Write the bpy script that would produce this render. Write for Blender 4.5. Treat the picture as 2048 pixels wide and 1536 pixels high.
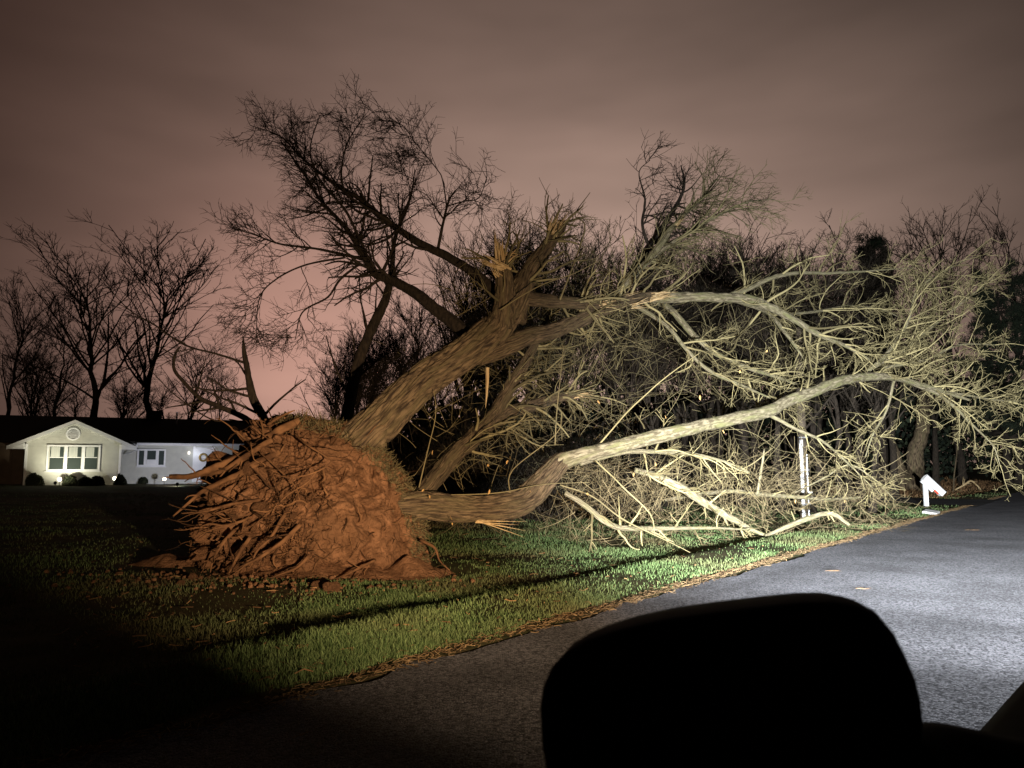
import bpy, bmesh, math
import numpy as np
from mathutils import Vector, Matrix

R_ = math.radians
for o in list(bpy.data.objects):
    bpy.data.objects.remove(o, do_unlink=True)
scene = bpy.context.scene
COL = scene.collection
rng = np.random.default_rng(11)

# ------------------------------------------------------------------ camera
PITCH = R_(6.2); FPX = 1500.0; EYE = 1.65
cam_d = bpy.data.cameras.new('camera'); cam = bpy.data.objects.new('camera', cam_d)
COL.objects.link(cam); scene.camera = cam
cam.location = (0, 0, EYE); cam.rotation_euler = (R_(90) + PITCH, 0, 0)
cam_d.sensor_width = 36.0; cam_d.lens = FPX / 2048 * 36.0
cam_d.clip_start = 0.02; cam_d.clip_end = 3000
cam_d.dof.use_dof = True; cam_d.dof.focus_distance = 13.0; cam_d.dof.aperture_fstop = 11.0

# ------------------------------------------------------------------ world: overcast night sky lit by town glow
world = bpy.data.worlds.new('World'); scene.world = world; world.use_nodes = True
nt = world.node_tree; nt.nodes.clear()
def N(t, **kw):
    n = nt.nodes.new(t)
    for k, v in kw.items(): setattr(n, k, v)
    return n
def azel(az, el):
    az, el = R_(az), R_(el)
    return (math.sin(az) * math.cos(el), math.cos(az) * math.cos(el), math.sin(el))
tc = N('ShaderNodeTexCoord')
def lobe(direction, power, colour):
    d = N('ShaderNodeVectorMath', operation='DOT_PRODUCT'); d.inputs[1].default_value = direction
    nt.links.new(tc.outputs['Generated'], d.inputs[0])
    m = N('ShaderNodeMath', operation='MAXIMUM'); m.inputs[1].default_value = 0.0
    nt.links.new(d.outputs['Value'], m.inputs[0])
    p = N('ShaderNodeMath', operation='POWER'); p.inputs[1].default_value = power
    nt.links.new(m.outputs[0], p.inputs[0])
    s = N('ShaderNodeVectorMath', operation='SCALE'); s.inputs[0].default_value = colour
    nt.links.new(p.outputs[0], s.inputs['Scale'])
    return s.outputs[0]
def vadd(a, b):
    n = N('ShaderNodeVectorMath', operation='ADD'); nt.links.new(a, n.inputs[0])
    if isinstance(b, tuple): n.inputs[1].default_value = b
    else: nt.links.new(b, n.inputs[1])
    return n.outputs[0]
main = lobe(azel(3, 15), 8.5, (0.67, 0.450, 0.360))
sz = N('ShaderNodeSeparateXYZ'); nt.links.new(tc.outputs['Generated'], sz.inputs[0])
up1 = N('ShaderNodeMath', operation='SUBTRACT'); up1.inputs[0].default_value = 1.0; nt.links.new(sz.outputs['Z'], up1.inputs[1])
up2 = N('ShaderNodeMath', operation='POWER'); up2.inputs[1].default_value = 1.45; nt.links.new(up1.outputs[0], up2.inputs[0])
mv = N('ShaderNodeVectorMath', operation='SCALE'); nt.links.new(main, mv.inputs[0]); nt.links.new(up2.outputs[0], mv.inputs['Scale'])
sky = vadd(mv.outputs[0], lobe(azel(-15, 8), 60, (0.20, 0.078, 0.058)))
sky = vadd(sky, lobe(azel(-24, 12), 9, (0.018, 0.002, 0.000)))
sky = vadd(sky, (0.008, 0.0055, 0.0045))
mp = N('ShaderNodeMapping'); mp.inputs['Scale'].default_value = (1.7, 1.7, 6.0); mp.inputs['Location'].default_value = (.3, .1, .35)
nt.links.new(tc.outputs['Generated'], mp.inputs[0])
nz = N('ShaderNodeTexNoise'); nz.inputs['Scale'].default_value = 1.6; nz.inputs['Detail'].default_value = 3.0
nz.inputs['Roughness'].default_value = 0.5
nt.links.new(mp.outputs[0], nz.inputs['Vector'])
mr = N('ShaderNodeMapRange'); mr.inputs['From Min'].default_value = 0.3; mr.inputs['From Max'].default_value = 0.7
mr.inputs['To Min'].default_value = 0.82; mr.inputs['To Max'].default_value = 1.16
nt.links.new(nz.outputs['Fac'], mr.inputs['Value'])
ml = N('ShaderNodeVectorMath', operation='SCALE'); nt.links.new(sky, ml.inputs[0]); nt.links.new(mr.outputs[0], ml.inputs['Scale'])
bg = N('ShaderNodeBackground'); bg.inputs['Strength'].default_value = 1.0
nt.links.new(ml.outputs[0], bg.inputs['Color'])
wo = N('ShaderNodeOutputWorld'); nt.links.new(bg.outputs[0], wo.inputs['Surface'])

vs = scene.view_settings
vs.view_transform = 'Standard'; vs.look = 'None'; vs.exposure = 0.0; vs.gamma = 1.0
vs.use_curve_mapping = False
cy = scene.cycles
cy.use_denoising = True; cy.denoising_prefilter = 'ACCURATE'; cy.use_adaptive_sampling = False
try: cy.denoiser = 'OPENIMAGEDENOISE'
except Exception: pass
cy.max_bounces = 4; cy.diffuse_bounces = 2; cy.glossy_bounces = 3; cy.transmission_bounces = 4
cy.caustics_reflective = False; cy.caustics_refractive = False

HEAD_W = 50000.0      # each headlight
AMBER_W = 8600.0      # amber front side lamp
HEAD_C = (0.95, 0.985, 1.0); AMBER_C = (1.0, 0.69, 0.41)

# ------------------------------------------------------------------ helpers: space
def ray(px, py):
    x = (px - 1024) / FPX; u = (768 - py) / FPX
    return np.array([x, math.cos(PITCH) - u * math.sin(PITCH), math.sin(PITCH) + u * math.cos(PITCH)])
def at(px, py, Y):
    r = ray(px, py); return r * (Y / r[1]) + np.array([0, 0, EYE])
def atg(px, Y):
    p = at(px, 931, Y); return np.array([p[0], p[1], float(height(p[0], p[1]))])

TH = math.atan(0.7951)
DV = np.array([math.sin(TH), math.cos(TH)]); NV = np.array([-math.cos(TH), math.sin(TH)])
P0 = np.array([-5.905, 0.0])
def to_st(x, y):
    dx, dy = x - P0[0], y - P0[1]
    return dx * NV[0] + dy * NV[1], dx * DV[0] + dy * DV[1]
def to_xy(s, t):
    return P0[0] + s * NV[0] + t * DV[0], P0[1] + s * NV[1] + t * DV[1]

def _h(ix, iy, iz, seed):
    n = (ix * 374761393 + iy * 668265263 + iz * 2147483647 + seed * 974711) & 0xFFFFFFFF
    n = ((n ^ (n >> 13)) * 1274126177) & 0xFFFFFFFF
    n = (n ^ (n >> 16)) & 0xFFFFFFFF
    return n / 4294967295.0
def vnoise(p, seed=0):
    p = np.asarray(p, float); i = np.floor(p).astype(np.int64); f = p - i
    f = f * f * (3 - 2 * f); r = 0
    for a in (0, 1):
        for b in (0, 1):
            for c in (0, 1):
                w = (f[..., 0] if a else 1 - f[..., 0]) * (f[..., 1] if b else 1 - f[..., 1]) * (f[..., 2] if c else 1 - f[..., 2])
                r = r + w * _h(i[..., 0] + a, i[..., 1] + b, i[..., 2] + c, seed)
    return r * 2 - 1
def fbm(p, oct=4, seed=0, gain=0.5):
    r = 0; a = 1.0; q = np.asarray(p, float)
    for k in range(oct):
        r = r + a * vnoise(q, seed + k * 7); q = q * 2.03 + 3.7; a *= gain
    return r

PS = np.array([-400, -30, -9, -7.4, -0.05, 0.0, 0.4, 0.9, 1.20, 1.30, 1.72, 2.2, 4, 8, 15, 38, 60, 120, 500])
PZ = np.array([1.0, 0.3, 0.05, -0.03, -0.03, 0.0, 0.05, 0.09, 0.105, 0.10, 0.0, -0.02, 0.03, 0.08, 0.16, 0.58, 0.8, 1.4, 3.0])
def height(x, y):
    x = np.asarray(x, float); y = np.asarray(y, float)
    s, t = to_st(x, y)
    z = np.interp(s, PS, PZ)
    flat = np.interp(s, [-400, -7.4, 0, 3, 8, 15, 38, 60, 500], [1, -.03, -.03, 0.02, .08, .16, .58, .8, 3])
    k = np.clip((t - 36.6) / 2.0, 0, 1) * np.clip((47.5 - t) / 1.6, 0, 1)
    z = z * (1 - k) + flat * k
    lump = fbm(np.stack([x * 0.55, y * 0.55, 0 * x], -1), 3, 5)
    z = z + lump * 0.035 * np.clip((s - 0.15) / 2.0, 0, 1) * (1 - k)
    z = z + np.clip((t - 58) / 40, 0, 1) * 0.9 * np.clip((s + 3) / 8, 0, 1)
    return z

# ------------------------------------------------------------------ helpers: objects
def link(o, parent=None):
    COL.objects.link(o)
    if parent is not None: o.parent = parent
    return o
def tag(o, label=None, cat=None, group=None, kind=None):
    if label: o['label'] = label
    if cat: o['category'] = cat
    if group: o['group'] = group
    if kind: o['kind'] = kind
    return o
def empty(name, loc=(0, 0, 0), rz=0.0, parent=None):
    o = bpy.data.objects.new(name, None); o.empty_display_size = 0.2
    link(o, parent); o.location = loc; o.rotation_euler = (0, 0, rz); return o
def mesh_np(name, V, F, mat=None, parent=None, smooth=True, uv=None):
    """V (n,3); F (m,4) or (m,3) array, or a list of such arrays"""
    me = bpy.data.meshes.new(name)
    Fs = F if isinstance(F, list) else [F]
    V = np.asarray(V, np.float32)
    me.vertices.add(len(V)); me.vertices.foreach_set('co', V.ravel())
    tot = np.concatenate([np.full(len(f), f.shape[1], np.int32) for f in Fs])
    idx = np.concatenate([np.asarray(f, np.int32).ravel() for f in Fs])
    st = np.concatenate([[0], np.cumsum(tot)[:-1]]).astype(np.int32)
    me.loops.add(len(idx)); me.loops.foreach_set('vertex_index', idx)
    me.polygons.add(len(tot)); me.polygons.foreach_set('loop_start', st); me.polygons.foreach_set('loop_total', tot)
    me.polygons.foreach_set('use_smooth', np.full(len(tot), bool(smooth)))
    if uv is not None:
        l = me.uv_layers.new(name='UVMap'); l.data.foreach_set('uv', np.asarray(uv, np.float32)[idx].ravel())
    me.update(calc_edges=True); me.validate()
    o = bpy.data.objects.new(name, me)
    if mat: me.materials.append(mat)
    return link(o, parent)
def mesh_bm(name, bm, mat=None, parent=None, smooth=False, bevel=0.0):
    if bevel:
        bmesh.ops.bevel(bm, geom=list(bm.edges), offset=bevel, segments=2, profile=0.5, affect='EDGES')
    me = bpy.data.meshes.new(name); bm.to_mesh(me); bm.free()
    if smooth: me.polygons.foreach_set('use_smooth', [True] * len(me.polygons))
    if mat: me.materials.append(mat)
    return link(bpy.data.objects.new(name, me), parent)
def box(name, lo, hi, mat, parent=None, bevel=0.0):
    bm = bmesh.new(); bmesh.ops.create_cube(bm, size=1)
    lo, hi = Vector(lo), Vector(hi)
    for v in bm.verts:
        v.co = Vector([lo[i] + (v.co[i] + .5) * (hi[i] - lo[i]) for i in range(3)])
    return mesh_bm(name, bm, mat, parent, bevel=bevel)
def prism(name, poly, y0, y1, mat, parent=None, bevel=0.0):
    """polygon in x,z extruded along y"""
    bm = bmesh.new()
    a = [bm.verts.new((p[0], y0, p[1])) for p in poly]; b = [bm.verts.new((p[0], y1, p[1])) for p in poly]
    bm.faces.new(a); bm.faces.new(b[::-1])
    for i in range(len(poly)):
        j = (i + 1) % len(poly); bm.faces.new((a[j], a[i], b[i], b[j]))
    bmesh.ops.recalc_face_normals(bm, faces=bm.faces)
    return mesh_bm(name, bm, mat, parent, bevel=bevel)
def lathe(name, prof, mat, parent=None, loc=(0, 0, 0), rot=None, seg=20):
    a = np.linspace(0, 2 * np.pi, seg, endpoint=False); prof = np.array(prof, float)
    V = np.stack([prof[:, None, 0] * np.cos(a), prof[:, None, 0] * np.sin(a), np.repeat(prof[:, 1:2], seg, 1)], -1).reshape(-1, 3)
    i = np.arange(len(prof) - 1)[:, None] * seg; j = np.arange(seg)[None]; k = (j + 1) % seg
    F = np.stack([i + j, i + k, i + seg + k, i + seg + j], -1).reshape(-1, 4)
    if rot is not None: V = V @ np.array(rot.to_3x3()).T
    V = V + np.array(loc)
    return mesh_np(name, V, F, mat, parent)

# ------------------------------------------------------------------ helpers: tubes and branches
def tubes(P, Rr, k, uvscale=None, disp=None, cap=False):
    """P (B,n,3), Rr (B,n) -> V, F, uv"""
    P = np.asarray(P, float); B, n, _ = P.shape
    T = np.gradient(P, axis=1); T /= np.linalg.norm(T, axis=2, keepdims=True) + 1e-9
    ref = np.zeros((B, 1, 3)); mean = T.mean(1)
    ax = np.argmin(np.abs(mean), axis=1); ref[np.arange(B), 0, ax] = 1
    U = np.cross(T, ref); U /= np.linalg.norm(U, axis=2, keepdims=True) + 1e-9
    W = np.cross(T, U)
    a = np.linspace(0, 2 * np.pi, k, endpoint=False)
    rad = Rr[:, :, None] * np.ones(k)
    if disp is not None: rad = rad * (1 + disp)
    V = P[:, :, None] + rad[..., None] * (np.cos(a)[:, None] * U[:, :, None] + np.sin(a)[:, None] * W[:, :, None])
    base = (np.arange(B) * n * k)[:, None, None]; i = np.arange(n - 1)[None, :, None] * k; j = np.arange(k)[None, None]; j2 = (j + 1) % k
    F = np.stack([base + i + j, base + i + j2, base + i + k + j2, base + i + k + j], -1).reshape(-1, 4)
    return V.reshape(-1, 3), F
def merge(parts):
    Vs, Fs, off = [], [], 0
    for V, F in parts:
        Vs.append(V); Fs.append(F + off); off += len(V)
    return np.concatenate(Vs), np.concatenate(Fs)
def catmull(P, n):
    P = np.asarray(P, float)
    Q = np.concatenate([[2 * P[0] - P[1]], P, [2 * P[-1] - P[-2]]])
    L = np.concatenate([[0], np.cumsum(np.linalg.norm(np.diff(P[:, :3], axis=0), axis=1))])
    u = np.linspace(0, L[-1], n); seg = np.clip(np.searchsorted(L, u, side='right') - 1, 0, len(P) - 2)
    t = ((u - L[seg]) / (L[seg + 1] - L[seg] + 1e-9))[:, None]
    p0, p1, p2, p3 = Q[seg], Q[seg + 1], Q[seg + 2], Q[seg + 3]
    return 0.5 * (2 * p1 + (p2 - p0) * t + (2 * p0 - 5 * p1 + 4 * p2 - p3) * t ** 2 + (3 * p1 - p0 - 3 * p2 + p3) * t ** 3), L[-1]
def guide(pts, k=1.0):
    """[(px, py, depth, width_px)] -> (n,4) world x,y,z,radius"""
    out = []
    for px, py, Y, w in pts:
        p = at(px, py, Y); out.append([*p, max(w * k * Y / FPX / 2, 0.006)])
    return np.array(out)
def unit(v): return v / (np.linalg.norm(v, axis=-1, keepdims=True) + 1e-9)
def spawn(P, Rr, per_m, len_rng, n, ang=(35, 75), t0=0.15, curl=0.5, wig=0.12, bias=(0, 0, 0), rmul=0.55, rmin=0.006, rmax=1.0, taper=0.5, rg=rng, fork=0.0, floor=None):
    """children for a batch of parent paths; returns paths (M,n,3), radii (M,n)"""
    B, m, _ = P.shape
    L = np.linalg.norm(np.diff(P, axis=1), axis=2).sum(1)
    cnt = rg.poisson(np.maximum(L * per_m, 0.02)); par = np.repeat(np.arange(B), cnt); M = len(par)
    if M == 0: return np.zeros((0, n, 3)), np.zeros((0, n))
    t = t0 + (1 - t0) * rg.random(M) ** 0.85
    f = t * (m - 1); i = np.minimum(f.astype(int), m - 2); w = (f - i)[:, None]
    S = P[par, i] * (1 - w) + P[par, i + 1] * w
    T = unit(P[par, i + 1] - P[par, i]); r0 = Rr[par, i] * (1 - w[:, 0]) + Rr[par, i + 1] * w[:, 0]
    pr = unit(np.cross(T, rg.normal(size=(M, 3))))
    a = np.radians(rg.uniform(ang[0], ang[1], M))[:, None]
    D = unit(T * np.cos(a) + pr * np.sin(a) + np.array(bias) * 0.6)
    ln = rg.uniform(len_rng[0], len_rng[1], M) * (1 - taper * t)
    bend = unit(rg.normal(size=(M, 3)) + np.array(bias) * 2 + T * 0.8) * curl
    s = np.linspace(0, 1, n)[None, :, None]
    Dir = unit(D[:, None] + bend[:, None] * s + np.cumsum(rg.normal(size=(M, n, 3)), 1) * wig)
    step = (ln / (n - 1))[:, None, None]
    Q = S[:, None] + np.concatenate([np.zeros((M, 1, 3)), np.cumsum(Dir[:, 1:] * step, 1)], 1)
    r = np.clip(r0 * rmul, rmin, rmax)[:, None] * (1 - 0.62 * np.linspace(0, 1, n)[None]) 
    r = np.maximum(r, rmin * 0.55)
    if floor is not None:
        hz = height(Q[..., 0], Q[..., 1]) + floor
        Q[..., 2] = np.maximum(Q[..., 2], hz)
    return Q, r
def bark_tube(name, G, mat, parent, k=40, step=0.05, amp=0.05, wob=0.3, freq=(5.0, 1.1), seed=0, taper_end=False):
    C, L = catmull(G, 8); n = max(int(L / step), 12)
    C, L = catmull(G, n)
    P = C[:, :3].copy(); r = np.maximum(C[:, 3], 0.005)
    v = np.linspace(0, L, n)
    P += (np.stack([fbm(np.stack([v * 0.9, 0 * v + 3.1 * q, 0 * v + seed], -1), 3, seed + q) for q in range(3)], -1)) * (r * wob)[:, None] * np.minimum(1, v / 0.4)[:, None]
    a = np.linspace(0, 2 * np.pi, k, endpoint=False)
    A = a[None] + 0.35 * v[:, None]; rr = np.mean(r) * 1.0
    cx, cyy = np.cos(A), np.sin(A)
    fq = freq[0]
    p = np.stack([cx * fq, cyy * fq, np.repeat(v[:, None] * freq[1] * 2.2, k, 1)], -1)
    wp = p + .35 * np.stack([vnoise(p * .8, seed + 30), vnoise(p * .8 + 9, seed + 31), 0 * p[..., 0]], -1)
    rid = .45 - 2.6 * np.exp(-(vnoise(wp, seed + 20) / .16) ** 2) - 1.2 * np.exp(-(vnoise(wp * np.array([1.9, 1.9, 1.5]) + 5, seed + 21) / .16) ** 2) + .35 * vnoise(p * 3.1, seed + 22)
    big = fbm(np.stack([cx * 1.2, cyy * 1.2, np.repeat(v[:, None] * 1.3, k, 1)], -1), 2, seed + 40)
    d = (rid * amp + big * 0.09)[None]
    V, F = tubes(P[None], r[None], k, disp=d)
    uv = np.stack([np.repeat((a / (2 * np.pi))[None], n, 0), np.repeat(v[:, None], k, 1)], -1).reshape(-1, 2)
    # close both ends
    V = np.concatenate([V, P[:1], P[-1:]]); uv = np.concatenate([uv, [[.5, 0]], [[.5, L]]])
    j = np.arange(k); j2 = (j + 1) % k
    F2 = np.concatenate([np.stack([j2, j, np.full(k, n * k)], -1), np.stack([(n - 1) * k + j, (n - 1) * k + j2, np.full(k, n * k + 1)], -1)])
    o = mesh_np(name, V, [F, F2], mat, parent, uv=uv)
    return o, P, r
def resamp(P, r, n):
    C, L = catmull(np.concatenate([P, r[:, None]], 1), n)
    return C[:, :3], C[:, 3]

# ------------------------------------------------------------------ materials
def pmat(name, c1, c2, scale=5.0, rough=0.9, bump=0.0, bscale=None, stretch=(1, 1, 1), coord='Object', c3=None, detail=6.0, spec=0.3, metal=0.0, dist=0.02, island=False, lo=0.35, hi=0.65):
    m = bpy.data.materials.new(name); m.use_nodes = True; t = m.node_tree; b = t.nodes['Principled BSDF']
    b.inputs['Roughness'].default_value = rough; b.inputs['Metallic'].default_value = metal
    b.inputs['Specular IOR Level'].default_value = spec
    co = t.nodes.new('ShaderNodeTexCoord'); mpn = t.nodes.new('ShaderNodeMapping'); mpn.inputs['Scale'].default_value = stretch
    t.links.new(co.outputs[coord], mpn.inputs[0])
    n = t.nodes.new('ShaderNodeTexNoise'); n.inputs['Scale'].default_value = scale; n.inputs['Detail'].default_value = detail
    t.links.new(mpn.outputs[0], n.inputs['Vector'])
    r = t.nodes.new('ShaderNodeValToRGB'); r.color_ramp.elements[0].position = lo; r.color_ramp.elements[1].position = hi
    r.color_ramp.elements[0].color = (*c1, 1); r.color_ramp.elements[1].color = (*c2, 1)
    t.links.new(n.outputs['Fac'], r.inputs[0]); out = r.outputs[0]
    if island:
        g = t.nodes.new('ShaderNodeNewGeometry'); a = t.nodes.new('ShaderNodeMath'); a.operation = 'MULTIPLY_ADD'
        a.inputs[1].default_value = 0.6; t.links.new(g.outputs['Random Per Island'], a.inputs[0])
        s = t.nodes.new('ShaderNodeMath'); s.operation = 'MULTIPLY'; s.inputs[1].default_value = 0.45
        t.links.new(n.outputs['Fac'], s.inputs[0]); t.links.new(s.outputs[0], a.inputs[2]); t.links.new(a.outputs[0], r.inputs[0])
    if c3 is not None:
        n2 = t.nodes.new('ShaderNodeTexNoise'); n2.inputs['Scale'].default_value = scale * 0.31; n2.inputs['Detail'].default_value = 4
        t.links.new(mpn.outputs[0], n2.inputs['Vector'])
        m2 = t.nodes.new('ShaderNodeMapRange'); m2.inputs['From Min'].default_value = 0.46; m2.inputs['From Max'].default_value = 0.66
        t.links.new(n2.outputs['Fac'], m2.inputs['Value'])
        mx = t.nodes.new('ShaderNodeMix'); mx.data_type = 'RGBA'; mx.inputs['B'].default_value = (*c3, 1)
        t.links.new(m2.outputs[0], mx.inputs['Factor']); t.links.new(out, mx.inputs['A']); out = mx.outputs['Result']
    t.links.new(out, b.inputs['Base Color'])
    if bump:
        nb = t.nodes.new('ShaderNodeTexNoise'); nb.inputs['Scale'].default_value = bscale or scale * 3; nb.inputs['Detail'].default_value = 8
        nb.inputs['Roughness'].default_value = 0.65
        t.links.new(mpn.outputs[0], nb.inputs['Vector'])
        bp = t.nodes.new('ShaderNodeBump'); bp.inputs['Strength'].default_value = bump; bp.inputs['Distance'].default_value = dist
        t.links.new(nb.outputs['Fac'], bp.inputs['Height']); t.links.new(bp.outputs[0], b.inputs['Normal'])
    return m
def emat(name, c, s):
    m = bpy.data.materials.new(name); m.use_nodes = True; b = m.node_tree.nodes['Principled BSDF']
    b.inputs['Base Color'].default_value = (.8, .8, .8, 1)
    b.inputs['Emission Color'].default_value = (*c, 1); b.inputs['Emission Strength'].default_value = s
    m.cycles.emission_sampling = 'NONE'; return m
def glass_mat(name, tint=(.055, .07, .065), rough=0.05):
    m = bpy.data.materials.new(name); m.use_nodes = True; b = m.node_tree.nodes['Principled BSDF']
    b.inputs['Base Color'].default_value = (*tint, 1); b.inputs['Roughness'].default_value = rough
    b.inputs['Specular IOR Level'].default_value = 0.5
    return m

M = {}
M['bark'] = pmat('bark', (.038, .026, .017), (.205, .150, .090), 1, 0.95, 1.0, 2.0, (46, 4.2, 1), 'UV', c3=(.135, .108, .058), dist=0.05, lo=.38, hi=.62)
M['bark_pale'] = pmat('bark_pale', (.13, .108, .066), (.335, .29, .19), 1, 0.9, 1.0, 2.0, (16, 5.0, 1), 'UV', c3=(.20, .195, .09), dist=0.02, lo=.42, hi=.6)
M['twig'] = pmat('twig', (.10, .082, .038), (.33, .28, .140), 2.5, 0.85, 0, island=True)
M['twig_green'] = pmat('twig_green', (.08, .068, .034), (.21, .18, .09), 2.5, 0.85, 0, island=True)
M['vine'] = pmat('vine', (.08, .065, .034), (.22, .185, .095), 2.5, 0.85, 0, island=True)
M['brush_twig'] = pmat('brush_twig', (.09, .068, .036), (.27, .215, .115), 2.5, 0.85, 0, island=True)
M['shaded_bark'] = pmat('shaded_bark', (.016, .012, .009), (.045, .034, .024), 6, 0.95, 0.5, 18, (4, 4, 1))  # near-black bark copy: the shade on unlit limbs is put into the colour
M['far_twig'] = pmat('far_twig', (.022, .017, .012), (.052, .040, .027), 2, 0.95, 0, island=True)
M['splinter'] = pmat('splinter', (.38, .26, .12), (.60, .46, .26), 14, 0.8, 0.5, 40, (1, 1, .15))
M['soil'] = pmat('soil', (.155, .078, .040), (.34, .18, .098), 6.0, 1.0, 1.0, 22, c3=(.20, .106, .057), dist=0.09, spec=0.1)
M['root'] = pmat('root', (.075, .038, .020), (.22, .115, .056), 5, 0.95, 0.7, 24, spec=0.15, dist=0.012)
M['fine_root'] = pmat('fine_root', (.055, .030, .017), (.20, .105, .052), 5, 0.95, 0, island=True, spec=0.1)
M['lawn'] = pmat('lawn', (.030, .036, .014), (.062, .060, .026), 2.2, 1.0, 0.8, 30, c3=(.075, .058, .032), spec=0.1)
M['grass'] = pmat('grass', (.05, .095, .03), (.165, .235, .095), 1.1, 0.75, 0, island=True, spec=0.2, c3=(.125, .108, .052))
M['straw'] = pmat('straw', (.09, .055, .028), (.27, .185, .095), 2.0, 0.9, 0, island=True)
M['leaf'] = pmat('leaf', (.40, .22, .075), (.62, .42, .17), 6.0, 0.8, 0)
M['white'] = pmat('white_paint', (.74, .75, .76), (.82, .82, .82), 4, 0.5, 0)
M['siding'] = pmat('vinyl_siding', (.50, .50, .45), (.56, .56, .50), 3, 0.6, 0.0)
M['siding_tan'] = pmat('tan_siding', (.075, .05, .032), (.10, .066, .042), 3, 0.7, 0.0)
M['roof'] = pmat('roof_shingle', (.018, .016, .015), (.035, .03, .027), 14, 0.95, 0.6, 40, (1, 1, 4))
M['wood_post'] = pmat('pole_wood', (.05, .04, .03), (.11, .085, .06), 6, 0.9, 0.6, 20, (6, 6, .5))
M['steel'] = pmat('galvanised_steel', (.50, .51, .54), (.66, .67, .70), 4, 0.35, 0, metal=0.85)
M['glass'] = glass_mat('window_glass')
M['curtain'] = pmat('curtain_fabric', (.40, .43, .40), (.58, .59, .55), 9, 0.9, 0, stretch=(9, 9, .2))
M['black'] = pmat('black_plastic', (.007, .007, .007), (.012, .012, .012), 20, 0.75, 0.4, 160, spec=0.08, dist=0.001)
M['paint'] = pmat('car_paint', (.010, .010, .011), (.020, .020, .021), 60, 0.6, 0.3, 140, spec=0.15, dist=0.001)
M['rubber'] = pmat('tyre_rubber', (.012, .012, .012), (.02, .02, .02), 20, 0.9, 0)
M['shrub'] = pmat('shrub_leaf', (.012, .017, .008), (.035, .04, .018), 2, 0.9, 0, island=True)
M['conifer'] = pmat('conifer_needle', (.010, .016, .010), (.032, .042, .022), 2, 0.9, 0, island=True)
M['red'] = pmat('red_plastic', (.45, .05, .02), (.55, .08, .03), 4, 0.5, 0)
M['litter'] = pmat('leaf_litter', (.10, .052, .024), (.27, .16, .075), 2, 0.95, 0, island=True)
M['flower'] = pmat('dried_wreath', (.22, .15, .05), (.36, .26, .10), 8, 0.9, 0)
# asphalt: coarse aggregate
def asphalt(name, dark, light, bump):
    m = bpy.data.materials.new(name); m.use_nodes = True; t = m.node_tree; b = t.nodes['Principled BSDF']
    co = t.nodes.new('ShaderNodeTexCoord')
    v = t.nodes.new('ShaderNodeTexVoronoi'); v.inputs['Scale'].default_value = 58.0
    n = t.nodes.new('ShaderNodeTexNoise'); n.inputs['Scale'].default_value = 120.0; n.inputs['Detail'].default_value = 3
    w = t.nodes.new('ShaderNodeTexNoise'); w.inputs['Scale'].default_value = 0.7; w.inputs['Detail'].default_value = 6
    for q in (v, n, w): t.links.new(co.outputs['Object'], q.inputs['Vector'])
    sep = t.nodes.new('ShaderNodeSeparateColor'); t.links.new(v.outputs['Color'], sep.inputs[0])
    r = t.nodes.new('ShaderNodeValToRGB'); e = r.color_ramp.elements
    e[0].position = 0.15; e[0].color = (*dark, 1); e[1].position = 0.95; e[1].color = (*light, 1)
    t.links.new(sep.outputs[0], r.inputs[0])
    mr_ = t.nodes.new('ShaderNodeMapRange'); mr_.inputs['From Min'].default_value = .3; mr_.inputs['From Max'].default_value = .7
    mr_.inputs['To Min'].default_value = .6; mr_.inputs['To Max'].default_value = 1.3
    t.links.new(w.outputs['Fac'], mr_.inputs['Value'])
    sc_ = t.nodes.new('ShaderNodeVectorMath'); sc_.operation = 'SCALE'
    t.links.new(r.outputs[0], sc_.inputs[0]); t.links.new(mr_.outputs[0], sc_.inputs['Scale'])
    t.links.new(sc_.outputs[0], b.inputs['Base Color'])
    ad = t.nodes.new('ShaderNodeMath'); ad.operation = 'MULTIPLY_ADD'; ad.inputs[1].default_value = -1.0
    t.links.new(v.outputs['Distance'], ad.inputs[0]); t.links.new(n.outputs['Fac'], ad.inputs[2])
    bp = t.nodes.new('ShaderNodeBump'); bp.inputs['Strength'].default_value = bump; bp.inputs['Distance'].default_value = 0.03
    t.links.new(ad.outputs[0], bp.inputs['Height']); t.links.new(bp.outputs[0], b.inputs['Normal'])
    b.inputs['Roughness'].default_value = 0.75; b.inputs['Specular IOR Level'].default_value = 0.3; b.inputs['Diffuse Roughness'].default_value = 1.0
    return m
M['asphalt'] = asphalt('asphalt', (.038, .038, .045), (.22, .22, .245), 1.0)
M['driveway'] = asphalt('driveway_asphalt', (.014, .015, .017), (.06, .06, .065), 0.8)

# ================================================================== SETTING
# ground
sv = np.unique(np.concatenate([np.array([-400, -250, -120, -60, -30, -18, -12, -9, -8, -7.4, -7, -4]), np.arange(-0.4, 3.01, 0.06), np.arange(3.2, 12, 0.25), np.arange(12.5, 45, 0.9), np.array([48, 55, 65, 80, 110, 160, 240, 400])]))
tv = np.unique(np.concatenate([np.array([-300, -160, -80, -40, -20]), np.arange(-12, 36, 0.3), np.arange(36, 80, 0.8), np.array([85, 95, 110, 130, 160, 220, 320, 500])]))
S, T = np.meshgrid(sv, tv, indexing='ij'); X, Y = to_xy(S, T); Z = height(X, Y)
ns, n_t = S.shape; ii = np.arange(ns - 1)[:, None] * n_t; jj = np.arange(n_t - 1)[None]
F = np.stack([ii + jj, ii + n_t + jj, ii + n_t + jj + 1, ii + jj + 1], -1).reshape(-1, 4)
g_o = mesh_np('ground', np.stack([X, Y, Z], -1).reshape(-1, 3), F, M['lawn']); tag(g_o, kind='structure')
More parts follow.
